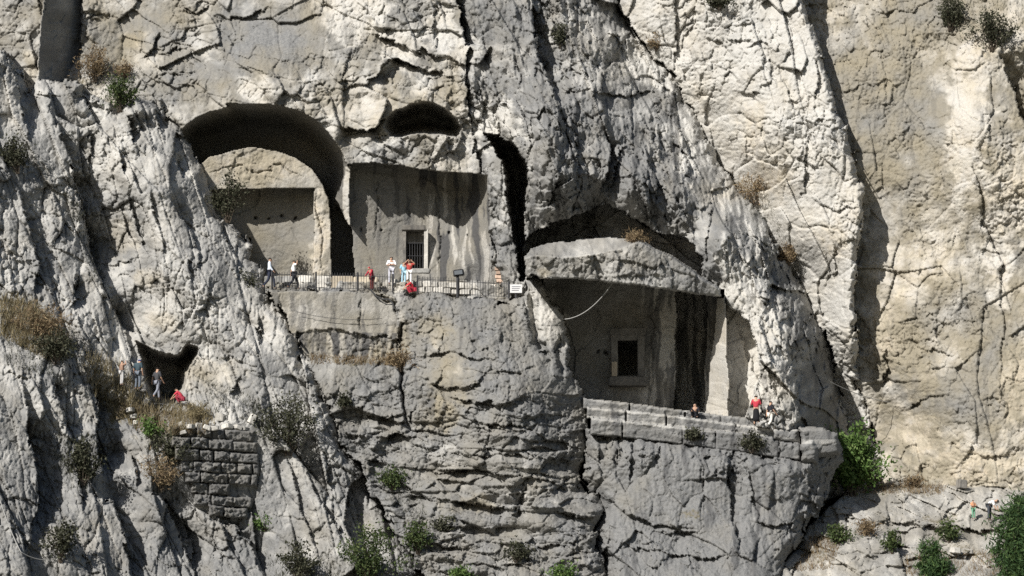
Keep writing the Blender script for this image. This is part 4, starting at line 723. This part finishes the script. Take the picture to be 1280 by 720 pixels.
BENT = dict(bel=(0, -.10, 1.06), che=(0, -.28, 1.14), nec=(0, -.43, 1.16), hea=(0, -.54, 1.16), cro=(0, -.63, 1.14), sl=(.18, -.37, 1.12), sr=(-.18, -.37, 1.12), el=(.20, -.42, .86), er=(-.20, -.42, .86), wl=(.14, -.52, .66), wr=(-.14, -.52, .66))
SQUAT = dict(pel=(0, .10, .34), bel=(0, .02, .48), che=(0, -.12, .64), nec=(0, -.22, .76), hea=(0, -.30, .84), cro=(0, -.34, .94), hl=(.10, .08, .33), kl=(.17, -.30, .46), al=(.14, -.06, .09), tl=(.15, -.22, .035), hr=(-.10, .08, .33), kr=(-.17, -.30, .46), ar=(-.14, -.06, .09), tr=(-.15, -.22, .035), sl=(.18, -.16, .71), sr=(-.18, -.16, .71), el=(.22, -.36, .52), er=(-.22, -.36, .52), wl=(.12, -.52, .36), wr=(-.12, -.52, .36))
SIT = dict(SQUAT, pel=(0, .10, .14), bel=(0, .10, .30), che=(0, .04, .48), nec=(0, .0, .62), hea=(0, -.03, .72), cro=(0, -.02, .82), sl=(.18, .02, .57), sr=(-.18, .02, .57), el=(.24, -.06, .34), er=(-.24, -.06, .34), wl=(.14, -.26, .36), wr=(-.14, -.26, .36), hl=(.10, .06, .14), hr=(-.10, .06, .14))
E_ = math.pi/2
person(337, 361.3, -.45, 1.86, E_, 'person in light blue shirt and navy trousers walking along the railing', (.62, .68, .76), (.025, .03, .05), WALK, sleeves=True)
person(367, 361.8, -.45, 1.74, E_+.2, 'person in white shirt and dark trousers striding with one hand raised to the head', (.80, .79, .78), (.02, .022, .03), dict(WALK, **RAISE))
person(465, 363.4, -.5, 1.45, -.9, 'person in red hooded jacket and dark red trousers leaning beside the railing', (.36, .025, .045), (.10, .02, .02), dict(bel=(0, -.03, 1.11), che=(0, -.12, 1.29), nec=(0, -.20, 1.43), hea=(0, -.27, 1.52), cro=(0, -.30, 1.62), sl=(.19, -.15, 1.39), sr=(-.19, -.15, 1.39), el=(.25, -.28, 1.15), er=(-.25, -.28, 1.15), wl=(.2, -.45, 1.0), wr=(-.2, -.45, 1.0)), sleeves=True, cap=(.32, .02, .04))
person(489, 356, .1, 1.68, .1, 'person in white shirt and pale grey trousers standing with folded arms', (.82, .82, .84), (.45, .45, .50), FOLD)
person(511.5, 357, .2, 1.55, .15, 'person in red top and white trousers with both hands at the head', (.40, .06, .05), (.70, .69, .68), RAISE2, hair=plain('brown_hair', (.12, .05, .025), .6, .2))
person(504.5, 356, .35, 1.38, .3, 'person in pale blue clothes standing close behind the one in white trousers', (.30, .55, .68), (.34, .52, .62))
person(515, 368.0, -.9, 1.55, -1.2, 'person in bright red top crouching at the gap in the railing', (.50, .04, .05), (.36, .03, .05), SQUAT)
person(945.5, 531.5, -5.9, 1.66, 2.9, 'person in red top and long black skirt standing on the broad steps', (.42, .04, .06), (.010, .010, .012), FOLD, skirt=True)
person(964, 537, -5.9, 1.60, 2.0, 'person in black top and white trousers climbing beside the outcrop', (.02, .02, .025), (.66, .62, .56), WALK)
person(869, 522.5, -5.0, 1.7, -.3, 'person in black sitting at the foot of the tomb above the steps', (.015, .015, .02), (.012, .012, .016), SIT)
def dz(x, y, o=.3): return depth_at(x, y)-o
person(152, 482, -7.2, 1.4, 2.2, 'person with bare arms and white shorts among dry grass at the cave', (.28, .18, .13), (.45, .44, .43), RAISE)
person(172, 487, -6.6, 1.72, 2.8, 'person in dark teal shirt, blue cap and grey trousers at the cave', (.045, .07, .085), (.13, .15, .18), dict(che=(0, -.06, 1.31), nec=(0, -.12, 1.45), hea=(0, -.16, 1.55), cro=(0, -.16, 1.66)), cap=(.04, .06, .22))
person(196, 499, -5.9, 1.78, 2.5, 'person in dark grey shirt and grey jeans stepping into the cave', (.055, .055, .06), (.22, .23, .27), WALK)
person(226, 505, -5.6, 1.6, -1.7, 'person in bright red top bending over at the cave mouth', (.50, .05, .08), (.25, .03, .05), SQUAT)
person(1217, 649, dz(1217, 649), 1.08, .5, 'small person in orange top and green shorts beside the one bending', (.62, .30, .16), (.14, .30, .20), dict(FOLD))
person(1237, 651, dz(1237, 651), 1.6, .9, 'person in white top and dark trousers bending forward on the bedrock', (.80, .80, .82), (.05, .055, .065), BENT)

# ------------------------------------------------------------------ plants
def leaf_material(name, c0, c1, c2):
    m, N, L, B = mat(name); B.inputs['Roughness'].default_value = .7; B.inputs['Specular IOR Level'].default_value = .2
    g = N.new('ShaderNodeNewGeometry'); r = N.new('ShaderNodeValToRGB'); r.color_ramp.elements[0].color = (*c0, 1); r.color_ramp.elements[1].color = (*c2, 1); e = r.color_ramp.elements.new(.5); e.color = (*c1, 1)
    L.new(g.outputs['Random Per Island'], r.inputs[0]); L.new(r.outputs[0], B.inputs['Base Color'])
    tr = N.new('ShaderNodeBsdfTranslucent'); L.new(r.outputs[0], tr.inputs[0]); mx = N.new('ShaderNodeMixShader'); mx.inputs[0].default_value = .25
    L.new(B.outputs[0], mx.inputs[1]); L.new(tr.outputs[0], mx.inputs[2]); L.new(mx.outputs[0], N['Material Output'].inputs[0]); return m
LM = dict(olive=leaf_material('olive_leaves', (.022, .025, .014), (.05, .052, .032), (.10, .10, .065)), green=leaf_material('green_leaves', (.024, .04, .014), (.055, .08, .028), (.11, .135, .05)), bright=leaf_material('bright_leaves', (.045, .085, .02), (.09, .155, .04), (.16, .22, .075)),
          dry=leaf_material('dry_leaves', (.11, .075, .045), (.20, .145, .085), (.30, .235, .14)), pine=leaf_material('pine_needles', (.02, .045, .015), (.045, .085, .03), (.09, .14, .045)), gold=leaf_material('straw', (.12, .10, .055), (.22, .18, .10), (.34, .29, .18)))
M_STEM = plain('bark', (.10, .08, .06), .9, .3)
def quads_mesh(name, P, m):
    n = len(P); me = bpy.data.meshes.new(name); me.vertices.add(n*4); me.vertices.foreach_set('co', np.asarray(P, np.float32).ravel()); me.loops.add(n*4); me.loops.foreach_set('vertex_index', np.arange(n*4, dtype=np.int32)); me.polygons.add(n); me.polygons.foreach_set('loop_start', np.arange(0, n*4, 4, dtype=np.int32)); me.update(calc_edges=True); me.materials.append(m); return me
def bush(name, px, py, wpx, hpx, kind, label, n=None, seed=0, leaf=.11, cat='shrub', tree=False, Y=None, group='shrubs and bushes growing from the rock'):
    r = np.random.default_rng(seed+101); Y = depth_at(px, min(py, 719))-.15 if Y is None else Y
    k = (Y+130)/131.8*MPX; W_, H_ = wpx*k/2, hpx*k; base = at(px, py, Y)
    e = empty(name, base, label, cat, group)
    ns = max(7, int(8+W_*5)); n = n or int(500+W_*H_*360)
    tips = []
    tv, tf = [], []
    for i in range(ns):
        a = r.uniform(0, 2*math.pi); q = math.sqrt(r.uniform(0, 1)); hz = r.uniform(.35, 1.0)
        env = math.sin(math.pi*min(.96, .18+.74*hz)) if not tree else (1.05-hz*.75)
        tip = np.array([math.cos(a)*q*W_*env, math.sin(a)*q*W_*.7*env-W_*.1, hz*H_]); tips.append(tip)
        p0 = np.array([r.uniform(-.1, .1)*W_, r.uniform(-.1, .1)*W_, -.15]); pm = (p0+tip)/2+np.array([0, 0, .12*H_]); prev = None
        for j, t in enumerate((0, .5, 1)):
            c = (1-t)**2*p0+2*t*(1-t)*pm+t*t*tip; rr_ = (.035+.02*H_*(.4))*(1-.8*t)*.6
            b0 = len(tv)
            for s_ in range(3): tv.append((c[0]+rr_*math.cos(2.1*s_), c[1]+rr_*math.sin(2.1*s_), c[2]))
            if prev is not None:
                for s_ in range(3): tf.append((prev+s_, prev+(s_+1) % 3, b0+(s_+1) % 3, b0+s_))
            prev = b0
    me = bpy.data.meshes.new('stem'); me.from_pydata(tv, [], tf); link('trunk' if tree else 'stem', me, M_STEM, e)
    tips = np.array(tips); pick = r.integers(0, ns, n); sp_ = (.10+.10*W_)*r.uniform(.5, 1.5, ns)
    c = tips[pick]*(1-.7*r.random((n, 1))**1.6)+r.normal(0, 1, (n, 3))*sp_[pick][:, None]*np.array([1, 1, .75])
    c[:, 2] = np.maximum(c[:, 2], -.1)
    ax = r.normal(0, 1, (n, 3)); ax[:, 2] += .5; ax /= np.linalg.norm(ax, axis=1)[:, None]; bx = np.cross(ax, r.normal(0, 1, (n, 3))); bx /= np.linalg.norm(bx, axis=1)[:, None]
    ls = leaf*r.uniform(.55, 1.3, (n, 1)); wd = {'pine': .22, 'dry': .22, 'gold': .14}.get(kind, .45); ln = {'pine': 1.5, 'dry': 1.5, 'gold': 2.2}.get(kind, 1.0)
    A = ax*ls*ln; Bv = bx*ls*wd
    P = np.stack([c-A*.5, c+Bv, c+A, c-Bv], 1)
    o = link('crown' if tree else 'foliage', quads_mesh('foliage', P, LM[kind]), None, e); return e
B_ = [  # px, base py, width, height, kind, label
    (360, 566, 84, 72, 'olive', 'large dark olive shrub at the right end of the block wall'), (466, 730, 96, 70, 'green', 'large yellowish green bush at the foot of the grey crag'), (285, 276, 46, 66, 'olive', 'dark shrub leaning over the left edge of the vaulted tomb'),
    (306, 368, 44, 32, 'olive', 'small dark shrub on the crag edge below the walkers'), (22, 214, 52, 52, 'olive', 'dark shrub in the upper gully of the left crag'), (44, 426, 88, 46, 'dry', 'brown and dry bush spread across the left crag'), (70, 452, 60, 42, 'olive', 'dark bush just below the spread brown one'),
    (372, 722, 64, 44, 'olive', 'dusty dark bush on the low slabs of the crag'), (490, 610, 46, 24, 'green', 'flat dark green shrub under a ledge left of the layered rock'), (522, 690, 50, 36, 'green', 'green shrub beside the crag edge among layered rock'), (731, 610, 22, 36, 'green', 'narrow green shrub in the corner below the steps'),
    (704, 726, 44, 18, 'bright', 'bright green plant at the foot of the layered rock'), (940, 563, 34, 20, 'olive', 'low green shrub on the broad steps'), (945, 254, 56, 36, 'dry', 'reddish brown dry bush on the ledge by the bright rib'), (150, 138, 62, 44, 'green', 'green bush above the pale crag top'), (118, 100, 56, 44, 'dry', 'dry brown bush beside the dark rock fin'),
    (1188, 36, 58, 46, 'olive', 'dark bush on the top of the right-hand cliff'), (1240, 62, 64, 50, 'olive', 'greyish bush above the shadowed groove of the right-hand cliff'), (1088, 606, 36, 22, 'dry', 'dry brown bush just right of the green tree'), (1142, 608, 28, 14, 'dry', 'small straw-coloured bush at the foot of the warm cliff'), (104, 604, 54, 58, 'olive', 'dark brown bush in the gully between two grey fins'),
    (76, 700, 46, 52, 'olive', 'dark bush low between the lit fins'), (200, 612, 52, 46, 'dry', 'brown bush left of the block wall'), (214, 578, 66, 38, 'olive', 'olive bush hanging over the block wall courses'), (331, 662, 34, 18, 'bright', 'mossy yellow green cushion below the block wall'), (186, 546, 36, 24, 'bright', 'fresh green plant on the dry bank'), (246, 527, 34, 22, 'gold', 'golden grass clump below the cave'),
    (1045, 678, 40, 20, 'green', 'low green shrub on the bedrock slope below the tree'), (1082, 668, 34, 16, 'dry', 'dry clump on the bedrock slope'), (500, 462, 42, 26, 'dry', 'dry olive clump at the corner below the retaining wall'), (574, 724, 34, 14, 'bright', 'small bright green plant under the layered rock'), (644, 700, 34, 22, 'olive', 'dark little shrub on the layered rock'), (1186, 676, 34, 24, 'green', 'green shrub in the crack below the two people on the slope'),
    (820, 62, 30, 26, 'dry', 'dry tuft where the buttress meets the bright rib'), (796, 304, 40, 12, 'dry', 'thin grassy tuft on the top of the slab'), (1055, 610, 22, 18, 'olive', 'dark clump at the shaded foot of the tree'), (1115, 690, 22, 26, 'green', 'narrow shrub in the dark notch of the bedrock'), (560, 664, 40, 18, 'olive', 'small shrub in the layered rock by the crag'), (285, 690, 46, 26, 'olive', 'dusty shrub among the low slabs below the block wall'),
    (868, 548, 22, 10, 'olive', 'tiny shrub in a joint of the broad steps'), (155, 96, 30, 20, 'dry', 'small dry bush behind the green one at the crag top'), (985, 330, 40, 30, 'dry', 'dry brush in the shaded gully beside the bright rib'), (900, 10, 40, 18, 'olive', 'thin bush at the top of the bright rib'), (700, 58, 20, 30, 'olive', 'dark weed in the upper groove of the buttress'), (430, 508, 16, 14, 'olive', 'small weed on the cut ledge below the dry grass')]
for i, (x, y, w, h, kd, lb) in enumerate(B_): bush('shrub' if kd != 'gold' else 'grass_clump', x, y, w, h, kd, lb, seed=i, Y={285: 1.2, 306: -.4, 796: -3.0}.get(x))
bush('leafy_tree', 1066, 618, 96, 84, 'bright', 'leafy bright green tree in the corner below the steps', seed=70, leaf=.17, cat='tree', n=5600, group='trees at the foot of the cliff')
bush('pine_tree', 1272, 745, 84, 118, 'pine', 'dark green pine standing tall at the edge of the bedrock slope', seed=71, leaf=.16, cat='tree', tree=True, n=6500, Y=-12.5, group='trees at the foot of the cliff')
bush('pine_tree', 1276, 664, 44, 48, 'pine', 'small pine beside the person bending on the bedrock', seed=72, leaf=.14, cat='tree', tree=True, n=2400, group='trees at the foot of the cliff')
bush('pine_tree', 1164, 730, 46, 52, 'pine', 'round young pine in the middle of the bedrock slope', seed=73, leaf=.14, cat='tree', n=3200, group='trees at the foot of the cliff')
# dry grass
def grass(polys, n, hmin, hmax, kind, name, label, seed):
    r = np.random.default_rng(seed); out = []
    for poly in polys:
        p_ = np.array(poly, float); lo, hi = p_.min(0), p_.max(0); q = r.uniform(lo, hi, (n*3, 2)); q = q[sdf(poly, q[:, 0], q[:, 1]) > 0][:n]
        j = np.clip(np.searchsorted(gu, q[:, 0]), 0, NU-1); i = np.clip(np.searchsorted(gv, q[:, 1]), 0, NV-1)
        keep = r.random(len(q)) < np.clip(.75+1.2*n3[i, j]+.8*n2[i, j], 0, 1); q = q[keep]; i = i[keep]; j = j[keep]
        c = P3[i, j]-np.array([0, .04, .06]); m_ = len(c); h = r.uniform(hmin, hmax, (m_, 1)); d = r.normal(0, .35, (m_, 3)); d[:, 2] = 1
        w = r.normal(0, 1, (m_, 3)); w[:, 2] = 0; w /= np.linalg.norm(w, axis=1)[:, None]; w *= .016
        out.append(np.stack([c-w, c+w, c+d*h+w*.15, c+d*h-w*.15], 1))
    o = link(name, quads_mesh(name, np.concatenate(out), LM[kind]), None); tag(o, label, 'grass', kind='stuff'); return o
grass([[(96, 440), (150, 455), (190, 500), (262, 512), (270, 530), (210, 545), (160, 530), (120, 500)], [(0, 372), (40, 380), (90, 430), (60, 450), (0, 420)]], 3400, .2, .8, 'gold', 'dry_grass', 'dry straw coloured grass on the bank below the cave', 1)
grass([[(388, 444), (500, 446), (502, 456), (388, 454)], [(150, 505), (262, 520), (255, 545), (170, 540)], [(1060, 606), (1180, 606), (1180, 618), (1060, 616)], [(1010, 670), (1050, 675), (1040, 710), (990, 715)], [(1130, 690), (1280, 690), (1280, 722), (1130, 722)]], 1500, .12, .4, 'dry', 'dry_grass', 'reddish brown dry grass along ledges and on the bedrock slope', 2)
grass([[(80, 240), (104, 240), (135, 360), (112, 352)], [(60, 540), (100, 550), (112, 622), (80, 610)], [(180, 545), (244, 560), (240, 600), (190, 612)], [(330, 690), (420, 690), (430, 724), (330, 724)], [(915, 222), (960, 240), (1000, 340), (970, 345)], [(1160, 0), (1285, 0), (1285, 50), (1200, 50)], [(92, 78), (180, 82), (185, 128), (110, 122)], [(470, 588), (524, 592), (540, 690), (500, 680)], [(250, 470), (330, 500), (330, 530), (270, 520)], [(700, 100), (720, 60), (790, 60), (800, 90), (740, 110)], [(0, 420), (60, 440), (70, 470), (10, 460)]],
      520, .10, .34, 'olive', 'scrub', 'sparse dark scrub rooted in cracks and gullies of the cliff', 3)
